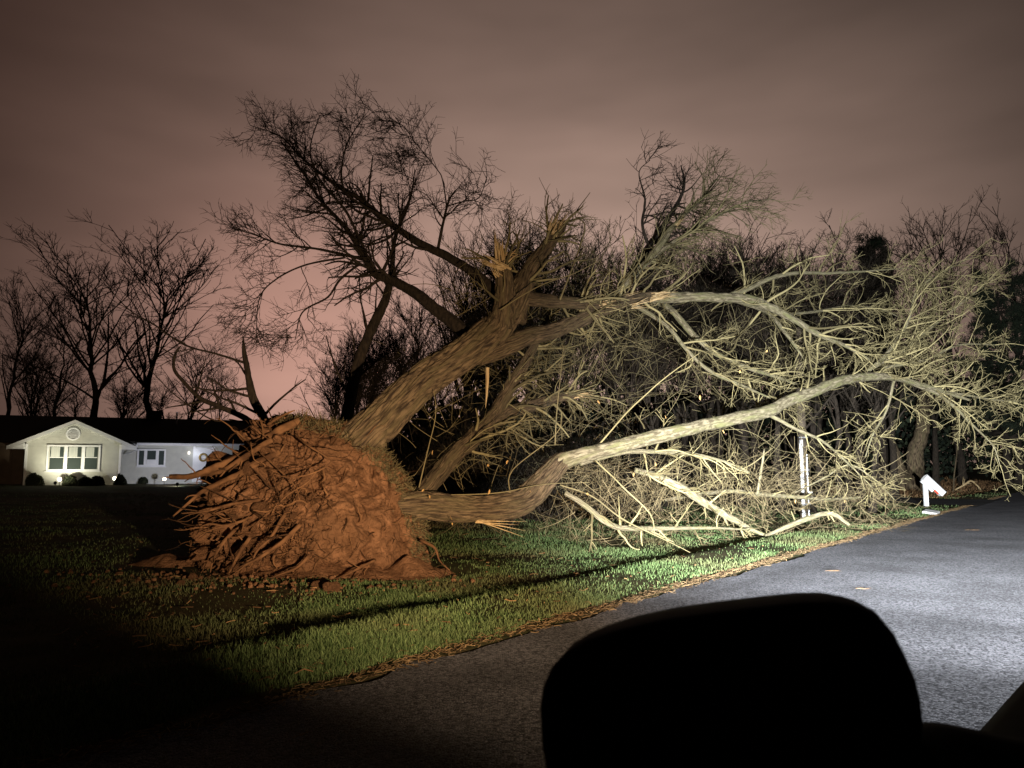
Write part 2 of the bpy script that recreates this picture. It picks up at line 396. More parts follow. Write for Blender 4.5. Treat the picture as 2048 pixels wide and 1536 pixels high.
# road
tv2 = np.unique(np.concatenate([np.arange(-60, -10, 5), np.arange(-10, 70, 0.12), np.arange(70, 300, 8)]))
jl = fbm(np.stack([tv2 * 1.7, 0 * tv2, 0 * tv2], -1), 4, 3) * 0.09 + np.interp(tv2, [-60, 10, 17, 24, 34, 300], [0, 0, -.10, .04, 0, 0])
rows = [np.stack([np.full_like(tv2, -7.3) - jl, tv2, np.full_like(tv2, 0.0)], -1)]
for s_ in (-5.5, -3.6, -1.8, -0.4): rows.append(np.stack([np.full_like(tv2, s_), tv2, 0.05 * np.sin((s_ + 7.3) / 7.3 * np.pi) + 0 * tv2], -1))
rows.append(np.stack([jl, tv2, np.full_like(tv2, 0.016)], -1))
rows.append(np.stack([jl + 0.02, tv2, np.full_like(tv2, -0.06)], -1))
A = np.array(rows); X, Y = to_xy(A[..., 0], A[..., 1]); V = np.stack([X, Y, A[..., 2]], -1).reshape(-1, 3)
q = len(tv2); ii = np.arange(len(rows) - 1)[:, None] * q; jj = np.arange(q - 1)[None]
F = np.stack([ii + jj, ii + q + jj, ii + q + jj + 1, ii + jj + 1], -1).reshape(-1, 4)
tag(mesh_np('road', V, F, M['asphalt'], smooth=False), kind='structure')
# driveway
sd = np.linspace(-0.35, 45, 90); td = np.linspace(40.0, 45.8, 12); S, T = np.meshgrid(sd, td, indexing='ij')
T = T + np.where(T < 42, -1, 1) * np.clip(1.5 - S, 0, 2) ** 2 * 0.55 * np.abs((T - 42.9) / 2.9)
X, Y = to_xy(S, T); Z = np.maximum(height(X, Y), 0.0) + 0.022
ii = np.arange(89)[:, None] * 12; jj = np.arange(11)[None]
F = np.stack([ii + jj, ii + 12 + jj, ii + 13 + jj, ii + jj + 1], -1).reshape(-1, 4)
tag(mesh_np('driveway', np.stack([X, Y, Z], -1).reshape(-1, 3), F, M['driveway']), kind='structure')

# grass blades (stuff)
def blades(name, pos, hgt, wid, mat, lean=0.45, rg=rng):
    n = len(pos); az = rg.uniform(0, 2 * np.pi, n); la = rg.uniform(0, 2 * np.pi, n)
    w = np.stack([np.cos(az), np.sin(az), 0 * az], -1) * (wid / 2)[:, None]
    l = np.stack([np.cos(la), np.sin(la), 0 * la], -1) * (hgt * rg.uniform(0.05, lean, n))[:, None]
    up = np.array([0, 0, 1.0])
    b0 = pos - w; b1 = pos + w; m = pos + l * 0.35 + up * (hgt * 0.6)[:, None]
    V = np.stack([b0, b1, m + w * 0.7, m - w * 0.7, pos + l + up * hgt[:, None]], 1).reshape(-1, 3)
    k = np.arange(n)[:, None] * 5
    return mesh_np(name, V, [k + np.array([[0, 1, 2, 3]]), k + np.array([[3, 2, 4]])], mat)
def screen_ground(n, x0, x1, y0, y1, rg=rng):
    px = rg.uniform(x0, x1, n); py = rg.uniform(y0, y1, n)
    x = (px - 1024) / FPX; u = (768 - py) / FPX
    d = np.stack([x, math.cos(PITCH) - u * math.sin(PITCH), math.sin(PITCH) + u * math.cos(PITCH)], -1)
    t = -EYE / d[:, 2]; p = d * t[:, None]
    for _ in range(3):
        z = height(p[:, 0], p[:, 1]); t = (z - EYE) / d[:, 2]; p = d * t[:, None]
    return np.stack([p[:, 0], p[:, 1], height(p[:, 0], p[:, 1])], -1)
pos = np.concatenate([screen_ground(210000, -120, 2300, 985, 1560), screen_ground(200000, 600, 2100, 985, 1350)])
s, t = to_st(pos[:, 0], pos[:, 1]); Yd = pos[:, 1]
ok = (s > 0.15 + 0.12 * fbm(np.stack([t * 1.3, 0 * t, 0 * t], -1), 3, 9)) & (Yd < 60) & (Yd > 2.5) & ~((t > 39.3) & (t < 46.4))
bare = ((pos[:, 0] + 3.4) / 2.9) ** 2 + ((pos[:, 1] - 12.0) / 1.2) ** 2
ok &= (bare > 1) | (rng.random(len(pos)) < 0.06)
patch = fbm(np.stack([pos[:, 0] * 0.9, pos[:, 1] * 0.9, 0 * s], -1), 3, 31)
ok &= rng.random(len(pos)) < np.clip(0.80 + patch * 0.9, 0.12, 1)
pos = pos[ok]; s = s[ok]; Yd = Yd[ok]; patch = patch[ok]
hh = rng.uniform(0.012, 0.055, len(pos)) * (1 + 0.5 * patch) * np.where(s < 1.3, 1.25, 1.0)
ww = np.maximum(0.0045, Yd * 0.0007) * rng.uniform(.7, 1.3, len(pos))
tag(blades('grass', pos, hh, ww, M['grass'], 0.9), 'short green lawn grass along the road verge', 'grass', kind='stuff')
# straw and needles along the asphalt edge (stuff)
n = 8000
t = rng.uniform(-2, 52, n) ; t = t[(t < 39.5) | (t > 46.3)]; n = len(t)
s = rng.normal(0.05, 0.07, n) + 0.05 * fbm(np.stack([t * .8, 0 * t, 0 * t], -1), 2, 77)
x, y = to_xy(s, t); z = np.maximum(height(x, y), 0.016) + 0.012 + rng.random(n) * 0.02
az = rng.normal(math.atan2(DV[1], DV[0]), 0.7, n); ln = rng.uniform(.03, .12, n)
d = np.stack([np.cos(az), np.sin(az), rng.normal(0, .12, n)], -1) * ln[:, None]
c = np.stack([x, y, z], -1); P = np.stack([c - d / 2, c + rng.normal(0, .01, (n, 3)), c + d / 2], 1)
V, F = tubes(P, np.full((n, 3), 0.0026) * rng.uniform(.6, 1.6, (n, 1)), 3)
tag(mesh_np('straw_litter', V, F, M['straw'], smooth=False), 'brown dead grass and pine straw along the asphalt edge', 'debris', kind='stuff')

# twigs, bark bits and dead leaves strewn over the lawn (stuff)
A = screen_ground(800, 100, 1900, 1040, 1400); s_, t_ = to_st(A[:, 0], A[:, 1]); A = A[(s_ > .2) & (A[:, 1] < 26)]; n = len(A)
az = rng.uniform(0, 6.28, n); ln = .02 + .13 * rng.random(n) ** 2; d = np.stack([np.cos(az), np.sin(az), rng.normal(0, .1, n)], -1) * ln[:, None]; c = A + np.array([0, 0, .035])
V, F = tubes(np.stack([c - d / 2, c + rng.normal(0, .012, (n, 3)), c + d / 2], 1), np.full((n, 3), .0035) * rng.uniform(.6, 2, (n, 1)), 3)
tag(mesh_np('lawn_debris', V, F, M['litter'], smooth=False), 'small twigs and bark bits strewn over the lawn', 'debris', kind='stuff')

# ================================================================== THE FALLEN TREE
root_t = empty('fallen_tree', tuple(atg(640, 12.2)))
tag(root_t, 'huge uprooted bare tree lying across the lawn with its muddy root plate raised', 'tree')
RT = np.array(root_t.location)
def local(V): return V - RT
Mroot = Matrix.Translation(-root_t.location)
def keep(o):       # world-space mesh under the tree root
    o.matrix_parent_inverse = Mroot.copy(); return o

# --- root plate soil
outl = [(420, 1135), (398, 1070), (402, 1000), (426, 940), (462, 892), (510, 856), (572, 826), (625, 836), (690, 852), (742, 880), (792, 925), (832, 980), (848, 1040), (858, 1095), (872, 1145), (840, 1168), (770, 1172), (640, 1180), (520, 1172), (440, 1156)]
YC = 12.45
O = np.array([at(a, b, YC) for a, b in outl])[:, [0, 2]]; cen = at(620, 1035, YC)[[0, 2]]
ang = np.arctan2(O[:, 1] - cen[1], O[:, 0] - cen[0]); rad = np.hypot(O[:, 0] - cen[0], O[:, 1] - cen[1])
o_ = np.argsort(ang); ang, rad = ang[o_], rad[o_]
NA, NF, NB = 420, 170, 40
aa = np.linspace(-np.pi, np.pi, NA, endpoint=False)
rr = np.interp(aa, np.concatenate([ang - 2 * np.pi, ang, ang + 2 * np.pi]), np.tile(rad, 3))
ker = np.hanning(9); ker /= ker.sum(); rr = np.convolve(np.concatenate([rr[-8:], rr, rr[:8]]), ker, 'same')[8:-8]
rf = np.linspace(0.004, 1, NF); rb = np.linspace(1, 0.004, NB)[1:]
def shell(r, front):
    x = cen[0] + np.outer(r, rr * np.cos(aa)); z = cen[1] + np.outer(r, rr * np.sin(aa))
    prof = (1 - r ** 3.2)[:, None] * np.ones(NA)
    if front:
        low = np.clip((1.3 - z) / 1.5, 0, 1)
        y = YC - prof * (0.95 + 0.45 * low) - 0.05 * low
    else: y = YC + np.sqrt(np.clip(1 - r ** 2, 0, 1))[:, None] * 0.8 * np.ones(NA)
    return np.stack([x, y, z], -1)
Vf = shell(rf, True); Vb = shell(rb, False); V = np.concatenate([Vf, Vb]); nr = len(V)
p = V.copy()
left = np.clip((-3.1 - p[..., 0]) / 1.3, 0, 1)                # the ragged, root-filled side
warp = p + 0.25 * np.stack([fbm(p * 1.3, 2, 61), fbm(p * 1.3, 2, 62), fbm(p * 1.3, 2, 63)], -1)
n1 = fbm(warp * 1.5, 4, 51); r1 = np.abs(vnoise(warp * np.array([2.4, 2.4, 2.0]), 52)); r2 = np.abs(vnoise(warp * 5.5, 53)); n2 = fbm(p * 9, 3, 54)
crack = -np.clip(0.11 - r1, 0, 1) * 1.3 - np.clip(0.10 - r2, 0, 1) * 0.45
rag = -np.clip(fbm(warp * np.array([2.6, 2.6, 4.2]), 3, 56) - 0.05, 0, 1) * 0.75 + 0.30 * np.abs(fbm(warp * np.array([2.2, 2.2, 6.0]), 3, 57))
d = n1 * 0.10 + crack * (0.75 + 0.6 * left) + n2 * 0.045 + left * rag + 0.05 * np.abs(fbm(warp * 4.0, 3, 58)) - 0.05 * np.clip(fbm(warp * 3.1, 3, 59) - .15, 0, 1) * 3
nrm = np.stack([(p[..., 0] - cen[0]) * 0.35, np.where(np.arange(nr)[:, None] < NF, -1.0, 0.8) * np.ones((nr, NA)), (p[..., 2] - cen[1]) * 0.35], -1); nrm = unit(nrm)
V = p + nrm * d[..., None]
SOILV = V[:NF].reshape(-1, 3); SOILN = nrm[:NF].reshape(-1, 3)
i = np.arange(nr - 1)[:, None] * NA; j = np.arange(NA)[None]; j2 = (j + 1) % NA
F = np.stack([i + j, i + j2, i + NA + j2, i + NA + j], -1).reshape(-1, 4)
plate = mesh_np('root_plate', V.reshape(-1, 3), F, M['soil'], root_t); keep(plate)
plate['label'] = 'upturned root plate of orange clay and broken roots'
# --- big roots
bigroots = [
    [(600, 842, 12.1, 34), (540, 862, 11.9, 42), (480, 898, 11.7, 36), (420, 930, 11.5, 30), (375, 950, 11.4, 24), (335, 955, 11.4, 20)],
    [(560, 905, 11.6, 30), (500, 935, 11.45, 28), (450, 960, 11.35, 24), (400, 985, 11.3, 16), (345, 1032, 11.2, 7)],
    [(545, 880, 11.6, 22), (480, 918, 11.5, 26), (440, 938, 11.6, 18), (390, 948, 11.8, 9)],
    [(520, 1000, 11.4, 24), (460, 1012, 11.2, 20), (410, 1025, 11.1, 15), (362, 1028, 11.1, 8)],
    [(490, 1040, 11.2, 22), (450, 1052, 11.05, 18), (420, 1049, 11.0, 13), (398, 1056, 11, 6)],
    [(470, 1060, 11.2, 26), (445, 1090, 11.05, 22), (425, 1125, 11, 15), (420, 1145, 11, 8)],
    [(500, 1075, 11.1, 28), (470, 1120, 10.9, 22), (455, 1150, 10.9, 12)],
    [(600, 1050, 11.05, 30), (560, 1085, 10.85, 30), (520, 1115, 10.8, 24), (470, 1142, 10.8, 14)],
    [(570, 1030, 11.1, 26), (545, 1070, 10.9, 24), (515, 1100, 10.85, 16), (500, 1135, 10.8, 8)],
    [(590, 868, 11.6, 12), (612, 890, 11.3, 13), (642, 908, 11.2, 13), (662, 925, 11.1, 11), (632, 944, 11.0, 11), (590, 955, 11.0, 9), (560, 952, 11.05, 6)],
    [(640, 935, 11.1, 9), (615, 965, 10.95, 9), (575, 990, 10.95, 9), (555, 1010, 11, 6)],
    [(520, 905, 11.5, 11), (555, 935, 11.3, 12), (590, 970, 11.1, 10), (600, 1000, 11.0, 6)],
    [(840, 1080, 11.8, 22), (870, 1095, 11.6, 18), (880, 1120, 11.5, 12), (900, 1140, 11.4, 7)],
    [(750, 1120, 11.3, 20), (720, 1135, 11.0, 17), (690, 1150, 10.95, 11), (665, 1160, 10.95, 6)],
    [(535, 850, 12.1, 22), (552, 838, 12.0, 20), (575, 826, 12, 14), (590, 820, 12, 6)],
    [(620, 1110, 10.95, 24), (595, 1135, 10.85, 20), (560, 1150, 10.85, 13), (530, 1160, 10.85, 6)],
]
RP, RR = [], []
for k, g in enumerate(bigroots):
    G = guide(g, .50 if k in (0, 1, 2) else .30); o, P, r = bark_tube('root', G, M['root'], plate, k=14, step=0.04, amp=0.12, wob=1.1, freq=(2.5, 1.5), seed=100 + k)
    o.matrix_parent_inverse = plate.matrix_world.inverted() if False else Matrix.Identity(4)
    a, b = resamp(P, r, 16); RP.append(a); RR.append(b)
# --- middle roots, wandering over and out of the soil
idx = rng.choice(len(SOILV), 170, replace=False, p=None)
mid = SOILV[idx]; w_left = np.clip((-2.6 - mid[:, 0]) / 1.2, 0.12, 1); take = rng.random(len(mid)) < w_left
mid = mid[take]; nn = SOILN[idx][take]; B = len(mid); n = 12
outd = unit(np.stack([mid[:, 0] - cen[0], np.zeros(B), mid[:, 2] - cen[1]], -1) + rng.normal(0, .5, (B, 3)) + np.array([-.15, -.35, -.1]))
Dir = unit(outd[:, None] + np.cumsum(rng.normal(0, .22, (B, n, 3)), 1)); ln = rng.uniform(.15, .65, B)
P = mid[:, None] + nn[:, None] * 0.03 + np.concatenate([np.zeros((B, 1, 3)), np.cumsum(Dir[:, 1:], 1)], 1) * (ln / n)[:, None, None]
hz = height(P[..., 0], P[..., 1]) + 0.03; P[..., 2] = np.maximum(P[..., 2], hz)
r = rng.uniform(.006, .024, B)[:, None] * (1 - .7 * np.linspace(0, 1, n)[None])
V1 = tubes(P, r, 7)
ca, cr = spawn(np.concatenate([P, resamp_all]) if False else P, r, 5.0, (.15, .5), 8, curl=.6, wig=.2, rmin=.004, bias=(-.2, -.2, -.2))
ba = np.array([resamp(a, b, 12)[0] for a, b in zip(RP, RR)]); bb = np.array([resamp(a, b, 12)[1] for a, b in zip(RP, RR)])
c2, cr2 = spawn(ba, bb, 4.0, (.2, .8), 8, curl=.6, wig=.2, rmin=.005, rmax=.016, bias=(-.3, -.2, -.2))
V2 = tubes(np.concatenate([ca, c2]), np.concatenate([cr, cr2]), 4)
idx = rng.choice(len(SOILV), 900, replace=False); fp = SOILV[idx]; fn = SOILN[idx]; B = len(fp); n = 7
tg = unit(np.cross(fn, rng.normal(size=(B, 3))) + fn * rng.uniform(-.1, .5, (B, 1)) + np.array([0, 0, -.4]))
Dir = unit(tg[:, None] + np.cumsum(rng.normal(0, .25, (B, n, 3)), 1)); ln = rng.uniform(.08, .42, B)
P3 = fp[:, None] + np.concatenate([np.zeros((B, 1, 3)), np.cumsum(Dir[:, 1:], 1)], 1) * (ln / n)[:, None, None]
V3 = tubes(P3, rng.uniform(.003, .007, B)[:, None] * np.ones((1, n)), 3)
VV, FF = merge([V1, V2, V3])
fr = mesh_np('fine_roots', VV, FF, M['fine_root'], plate); fr['kind'] = 'stuff'
# --- clods stuck in the root plate
def clod_mesh(seed, sub=2):
    bm = bmesh.new(); bmesh.ops.create_icosphere(bm, subdivisions=sub, radius=1)
    V = np.array([v.co for v in bm.verts]); d = 1 + 0.35 * fbm(V * 1.3 + seed, 3, seed) + .12 * fbm(V * 4 + seed, 2, seed)
    for v, q in zip(bm.verts, V * d[:, None] * np.array([1, .8, .7])): v.co = q
    me = bpy.data.meshes.new('clod'); bm.to_mesh(me); bm.free(); me.materials.append(M['soil'])
    me.polygons.foreach_set('use_smooth', [True] * len(me.polygons)); return me
CL = [clod_mesh(i * 5 + 1) for i in range(5)]
idx = rng.choice(len(SOILV), 40, replace=False)
for q in idx:
    p = SOILV[q]
    if p[0] > -2.7 and rng.random() < .8: continue
    o = bpy.data.objects.new('clod', CL[rng.integers(5)]); link(o, plate)
    o.location = p + SOILN[q] * .02; o.scale = [(.03 + .12 * rng.random() ** 2)] * 3; o.rotation_euler = rng.uniform(0, 6.28, 3)

# --- torn turf and root hairs round the upper rim
rimi = np.where((np.arange(len(SOILV)) // NA > NF * .86))[0]; ra = aa[rimi % NA]; rimi = rimi[(ra > -.35) & (ra < 1.9)]
q_ = rng.choice(rimi, 2600); fp = SOILV[q_]; B = len(fp); n = 5
dr = unit(np.stack([fp[:, 0] - cen[0], np.full(B, -.5), fp[:, 2] - cen[1]], -1) + rng.normal(0, .9, (B, 3)))
Dir = unit(dr[:, None] + np.cumsum(rng.normal(0, .35, (B, n, 3)), 1) + np.array([0, 0, -.3]))
P3 = fp[:, None] + np.concatenate([np.zeros((B, 1, 3)), np.cumsum(Dir[:, 1:], 1)], 1) * (rng.uniform(.05, .22, B) / n)[:, None, None]
V, F = tubes(P3, np.full((B, n), .004), 3)
tf = mesh_np('torn_turf', V, F, M['vine'], plate); tf['kind'] = 'stuff'
# --- stems and limbs
LIMBS = {}
def limb(key, name, pts, mat='bark', k=32, step=0.06, amp=0.06, wob=0.35, seed=0, parent=None, label=None, wk=.54):
    G = guide(pts, wk)
    o, P, r = bark_tube(name, G, M[mat], parent or root_t, k=k, step=step, amp=amp, wob=wob, seed=seed, freq=(max(2.2, 9 * float(np.mean(G[:, 3]) ** .5)), 1.0))
    if (parent or root_t) is root_t: keep(o)
    if label: o['label'] = label
    LIMBS[key] = (P, r, o); return o
limb('T', 'trunk', [(655, 940, 12.55, 96), (690, 905, 12.5, 128), (715, 882, 12.45, 146), (750, 850, 12.45, 138), (800, 802, 12.6, 128), (860, 752, 12.9, 120), (930, 705, 13.2, 114), (985, 663, 13.6, 112), (1020, 618, 13.9, 100), (1042, 575, 14.1, 80), (1052, 545, 14.2, 50)], k=200, step=0.025, amp=0.055, wob=.12, seed=1, wk=.60)
limb('Sa', 'broken_stem', [(1000, 655, 13.6, 70), (1004, 600, 13.55, 62), (1003, 555, 13.5, 50), (1000, 520, 13.5, 36), (998, 498, 13.5, 20)], k=40, step=.04, amp=.1, seed=2, wk=.70, label='upright stem snapped off to a pale splintered tip')
limb('Sb', 'broken_stem', [(1025, 640, 14.0, 84), (1052, 575, 14.2, 68), (1078, 525, 14.3, 56), (1100, 480, 14.4, 44), (1118, 447, 14.4, 34), (1122, 438, 14.4, 26)], k=40, step=.04, amp=.1, seed=3, wk=.64, label='slanting stem snapped off with a bright torn end')
limb('L1', 'limb', [(955, 712, 13.4, 66), (1040, 680, 13.9, 62), (1110, 655, 14.5, 54), (1180, 632, 15.0, 48), (1250, 606, 15.6, 42), (1310, 594, 16.2, 34), (1335, 590, 16.4, 20)], k=48, step=.04, seed=4, wk=.6)
limb('L1u', 'limb', [(1285, 600, 16.0, 26), (1340, 592, 16.5, 34), (1420, 597, 17.2, 31), (1500, 598, 18, 28), (1560, 622, 18.6, 23), (1620, 658, 19.2, 18), (1690, 692, 20, 11), (1740, 720, 20.4, 5)], mat='bark_pale', k=28, seed=64, wk=.66, label='pale upper limb splitting off beyond the torn break')
limb('L1b', 'limb', [(1440, 600, 17.4, 24), (1500, 575, 18.0, 19), (1540, 557, 18.3, 17), (1600, 545, 18.8, 14), (1668, 546, 19.4, 11), (1760, 540, 20, 6), (1830, 535, 20.4, 3)], mat='bark_pale', k=14, seed=5)
limb('L1c', 'limb', [(1300, 598, 16.7, 28), (1345, 622, 17.9, 25), (1390, 672, 18.8, 22), (1430, 705, 19.1, 20), (1500, 738, 19.7, 16), (1560, 757, 20.2, 12), (1620, 780, 20.7, 7)], mat='bark_pale', k=16, seed=6)
limb('L1d', 'limb', [(1260, 605, 16.2, 20), (1330, 650, 17.1, 17), (1380, 705, 17.7, 15), (1420, 742, 18.0, 13), (1480, 770, 18.5, 10), (1560, 805, 19.2, 5)], mat='bark_pale', k=14, seed=7)
limb('L1e', 'limb', [(1470, 600, 18.2, 20), (1535, 626, 19.7, 17), (1570, 665, 20.5, 14), (1590, 692, 20.6, 11), (1612, 725, 20.8, 6)], mat='bark_pale', k=12, seed=8)
limb('L1f', 'limb', [(1570, 630, 19.2, 12), (1640, 622, 20.7, 10), (1700, 612, 21.7, 9), (1760, 618, 22.2, 6), (1810, 640, 22.6, 3)], mat='bark_pale', k=10, seed=9)
limb('L2', 'limb', [(1020, 600, 14.0, 60), (1070, 600, 14.2, 54), (1130, 606, 14.5, 48), (1180, 610, 14.8, 40), (1215, 612, 15, 26)], k=32, seed=10)
limb('L3', 'limb', [(1190, 625, 15.6, 26), (1262, 560, 16.2, 24), (1310, 505, 16.7, 22), (1350, 450, 17.2, 17), (1400, 400, 17.6, 10), (1440, 350, 18, 4)], mat='bark_pale', k=16, seed=11)
limb('L3b', 'limb', [(1225, 605, 17, 40), (1290, 510, 17.4, 34), (1335, 440, 17.8, 24), (1368, 375, 18, 12), (1362, 330, 18, 5)], mat='shaded_bark', k=20, seed=12, wk=.46)
limb('L3c', 'limb', [(1280, 540, 16.6, 20), (1340, 490, 17.0, 16), (1420, 440, 17.4, 12), (1490, 405, 17.8, 7), (1550, 398, 18.2, 3)], mat='bark_pale', k=12, seed=65)
limb('L3d', 'limb', [(1300, 500, 17.4, 18), (1285, 450, 17.4, 13), (1290, 400, 17.3, 9), (1278, 345, 17.2, 5), (1300, 320, 17.2, 3)], mat='shaded_bark', k=10, seed=66, wk=.46)
limb('L4', 'limb', [(770, 1012, 12.3, 70), (815, 1010, 12.3, 96), (870, 1012, 12.4, 98), (940, 1016, 12.6, 94), (1010, 1012, 12.9, 100), (1060, 992, 13.2, 102), (1095, 958, 13.4, 92), (1118, 930, 13.6, 76), (1140, 918, 13.7, 50)], k=150, step=.03, amp=.05, wob=.16, seed=13, label='low stem bent up at an elbow beside the root plate')
limb('L4u', 'limb', [(1085, 955, 13.5, 60), (1118, 926, 13.6, 56), (1160, 912, 13.9, 50), (1240, 890, 14.5, 46), (1350, 862, 15.5, 43), (1450, 840, 16.5, 41), (1540, 820, 17.5, 39), (1620, 785, 18.6, 36), (1700, 757, 19.8, 31), (1780, 755, 21.0, 22), (1860, 775, 22.1, 15), (1940, 800, 22.9, 8)], mat='bark_pale', k=48, step=.05, amp=.03, wob=.2, seed=63, wk=.62, label='long pale limb sweeping out from the elbow towards the road')
limb('L4b', 'limb', [(1670, 768, 20.5, 20), (1740, 738, 21.2, 17), (1780, 700, 21.6, 15), (1815, 645, 22, 12), (1835, 580, 22.3, 9), (1880, 548, 22.5, 6), (1940, 515, 22.6, 3)], mat='bark_pale', k=14, seed=14)
limb('L4c', 'limb', [(1730, 744, 21.2, 16), (1800, 705, 21.8, 12), (1870, 650, 22.4, 9), (1930, 600, 22.8, 6), (1990, 555, 23, 3)], mat='bark_pale', k=12, seed=15)
limb('L4d', 'limb', [(1820, 765, 22, 13), (1885, 795, 22.5, 12), (1940, 845, 23, 9), (1985, 890, 23.4, 5), (2000, 930, 23.5, 3)], mat='bark_pale', k=12, seed=16)
limb('L4e', 'limb', [(1790, 755, 21.7, 12), (1772, 820, 21.8, 9), (1745, 870, 21.6, 7), (1730, 915, 21.6, 3)], mat='bark_pale', k=12, seed=17)
limb('L4f', 'limb', [(1850, 772, 22.3, 12), (1940, 792, 23, 9), (2010, 802, 23.6, 6), (2075, 800, 24, 3)], mat='bark_pale', k=12, seed=18)
limb('L4g', 'limb', [(1540, 830, 18.7, 16), (1590, 858, 18.7, 13), (1640, 880, 19.0, 10), (1680, 912, 19.4, 7), (1730, 960, 19.9, 4), (1760, 990, 20.2, 2)], mat='bark_pale', k=12, seed=19)
limb('L4h', 'limb', [(1770, 735, 21.5, 12), (1850, 720, 22.2, 10), (1920, 690, 22.8, 7), (2000, 690, 23.4, 3)], mat='bark_pale', k=12, seed=20)
limb('L4i', 'limb', [(1160, 925, 14.6, 26), (1260, 905, 15.2, 18), (1360, 905, 16, 14), (1440, 920, 16.6, 10), (1500, 945, 17.1, 5)], mat='bark_pale', k=12, seed=21)
limb('L5', 'limb', [(835, 1000, 12.7, 60), (890, 940, 13.4, 66), (940, 885, 14.2, 66), (990, 845, 14.9, 60), (1060, 815, 15.6, 46), (1130, 795, 16.2, 28), (1185, 790, 16.6, 14)], k=36, seed=22)
limb('L5b', 'limb', [(950, 870, 14.3, 50), (1005, 795, 15, 48), (1040, 740, 15.4, 42), (1070, 690, 15.8, 34), (1105, 630, 16.3, 22)], k=28, seed=23)
limb('L6', 'limb', [(1010, 600, 14.1, 50), (960, 548, 14.4, 44), (900, 512, 14.8, 40), (830, 477, 15.2, 34), (770, 438, 15.5, 27), (720, 400, 15.8, 21), (660, 362, 16, 15), (600, 312, 16.2, 10), (560, 272, 16.3, 6), (500, 250, 16.4, 3)], mat='shaded_bark', k=24, seed=24, wk=.46)
limb('L6b', 'limb', [(875, 503, 15, 15), (885, 450, 15, 13), (897, 405, 15, 10), (908, 385, 15, 7), (922, 372, 15, 2)], mat='shaded_bark', k=10, seed=25, wk=.46)
limb('L6c', 'limb', [(893, 410, 15, 7), (885, 360, 15, 5), (875, 340, 15, 5), (830, 285, 15, 4), (800, 248, 15, 4), (740, 240, 15, 2)], mat='shaded_bark', k=8, seed=26, wk=.46)
limb('L6d', 'limb', [(895, 412, 15, 7), (930, 402, 15, 6), (958, 395, 15, 5), (975, 350, 15, 2)], mat='shaded_bark', k=8, seed=27, wk=.46)
limb('L6e', 'limb', [(790, 450, 15.4, 16), (760, 430, 15.2, 14), (690, 380, 15.2, 10), (690, 300, 15.3, 7), (728, 230, 15.4, 3)], mat='shaded_bark', k=8, seed=28, wk=.46)
limb('L7', 'limb', [(935, 670, 13.7, 62), (890, 632, 14.1, 58), (840, 594, 14.5, 52), (790, 563, 14.9, 42), (750, 545, 15.2, 36), (728, 510, 15.4, 28), (690, 455, 15.7, 20), (640, 400, 16, 15), (610, 350, 16.2, 11), (560, 280, 16.4, 5)], mat='shaded_bark', k=28, seed=29, wk=.46)
limb('L7b', 'limb', [(732, 515, 15.4, 18), (720, 480, 15.4, 14), (690, 420, 15.3, 12), (640, 360, 15.3, 9), (620, 300, 15.3, 6), (640, 230, 15.3, 3)], mat='shaded_bark', k=10, seed=30, wk=.46)
limb('L7c', 'limb', [(730, 520, 15.4, 15), (640, 498, 15.6, 11), (560, 488, 15.8, 9), (510, 470, 16, 6), (460, 455, 16, 3)], mat='shaded_bark', k=10, seed=31, wk=.46)
limb('L7d', 'limb', [(715, 530, 15.3, 13), (680, 560, 15.2, 11), (655, 595, 15.1, 9), (605, 625, 15, 7), (590, 680, 15, 3)], mat='shaded_bark', k=10, seed=32, wk=.46)
limb('L7e', 'limb', [(690, 515, 15.4, 10), (610, 530, 15.5, 8), (550, 560, 15.6, 7), (518, 600, 15.7, 5), (512, 690, 15.8, 2)], mat='shaded_bark', k=8, seed=33, wk=.46)
limb('L7f', 'limb', [(760, 555, 15.1, 16), (785, 500, 15.5, 12), (800, 440, 15.8, 9), (820, 380, 16, 5), (790, 300, 16.2, 3)], mat='shaded_bark', k=10, seed=34, wk=.46)

# --- torn pale wood at the breaks
def shard(p, d, ln, w, th):
    d = unit(np.array(d, float)); u = unit(np.cross(d, [0.2, 1, 0.1])); v = np.cross(d, u)
    P = [p]; ring = []
    prof = [(0, 1), (.35, .9), (.7, .5), (1, .06)]
    V = []
    for t, k in prof:
        c = np.array(p) + d * ln * t + u * w * .25 * math.sin(t * 2.5)
        V += [c + u * w * k / 2, c + v * th * k / 2, c - u * w * k / 2, c - v * th * k / 2]
    F = []
    for i in range(3):
        for j in range(4): F.append([i * 4 + j, i * 4 + (j + 1) % 4, i * 4 + 4 + (j + 1) % 4, i * 4 + 4 + j])
    F += [[3, 2, 1, 0], [12, 13, 14, 15]]
    return np.array(V), np.array(F)
def shards(limbkey, lst):
    o = LIMBS[limbkey][2]
    for px, py, Y, qx, qy, w in lst:
        a, b = at(px, py, Y), at(qx, qy, Y - 0.1); m = Y / FPX
        ln = np.linalg.norm(b - a)
        for q in range(7):
            jit = rng.normal(0, w * m * .30, 3); dr = (b - a) + rng.normal(0, .10 * ln, 3)
            V, F = shard(a + jit, dr, ln * rng.uniform(.45, 1.05), w * m * rng.uniform(.10, .28), w * m * rng.uniform(.08, .2))
            mesh_np('splinter', V, F, M['splinter'], o, smooth=False)
shards('Sa', [(1002, 520, 13.3, 994, 446, 16), (1006, 515, 13.35, 1003, 470, 12), (1010, 540, 13.2, 952, 508, 22), (1000, 532, 13.2, 965, 516, 14), (1012, 520, 13.4, 1032, 500, 12), (1010, 508, 13.4, 1036, 512, 9), (995, 550, 13.2, 980, 520, 10)])
shards('Sb', [(1108, 462, 14.3, 1136, 424, 16), (1104, 466, 14.25, 1122, 424, 18), (1114, 455, 14.3, 1130, 436, 12)])
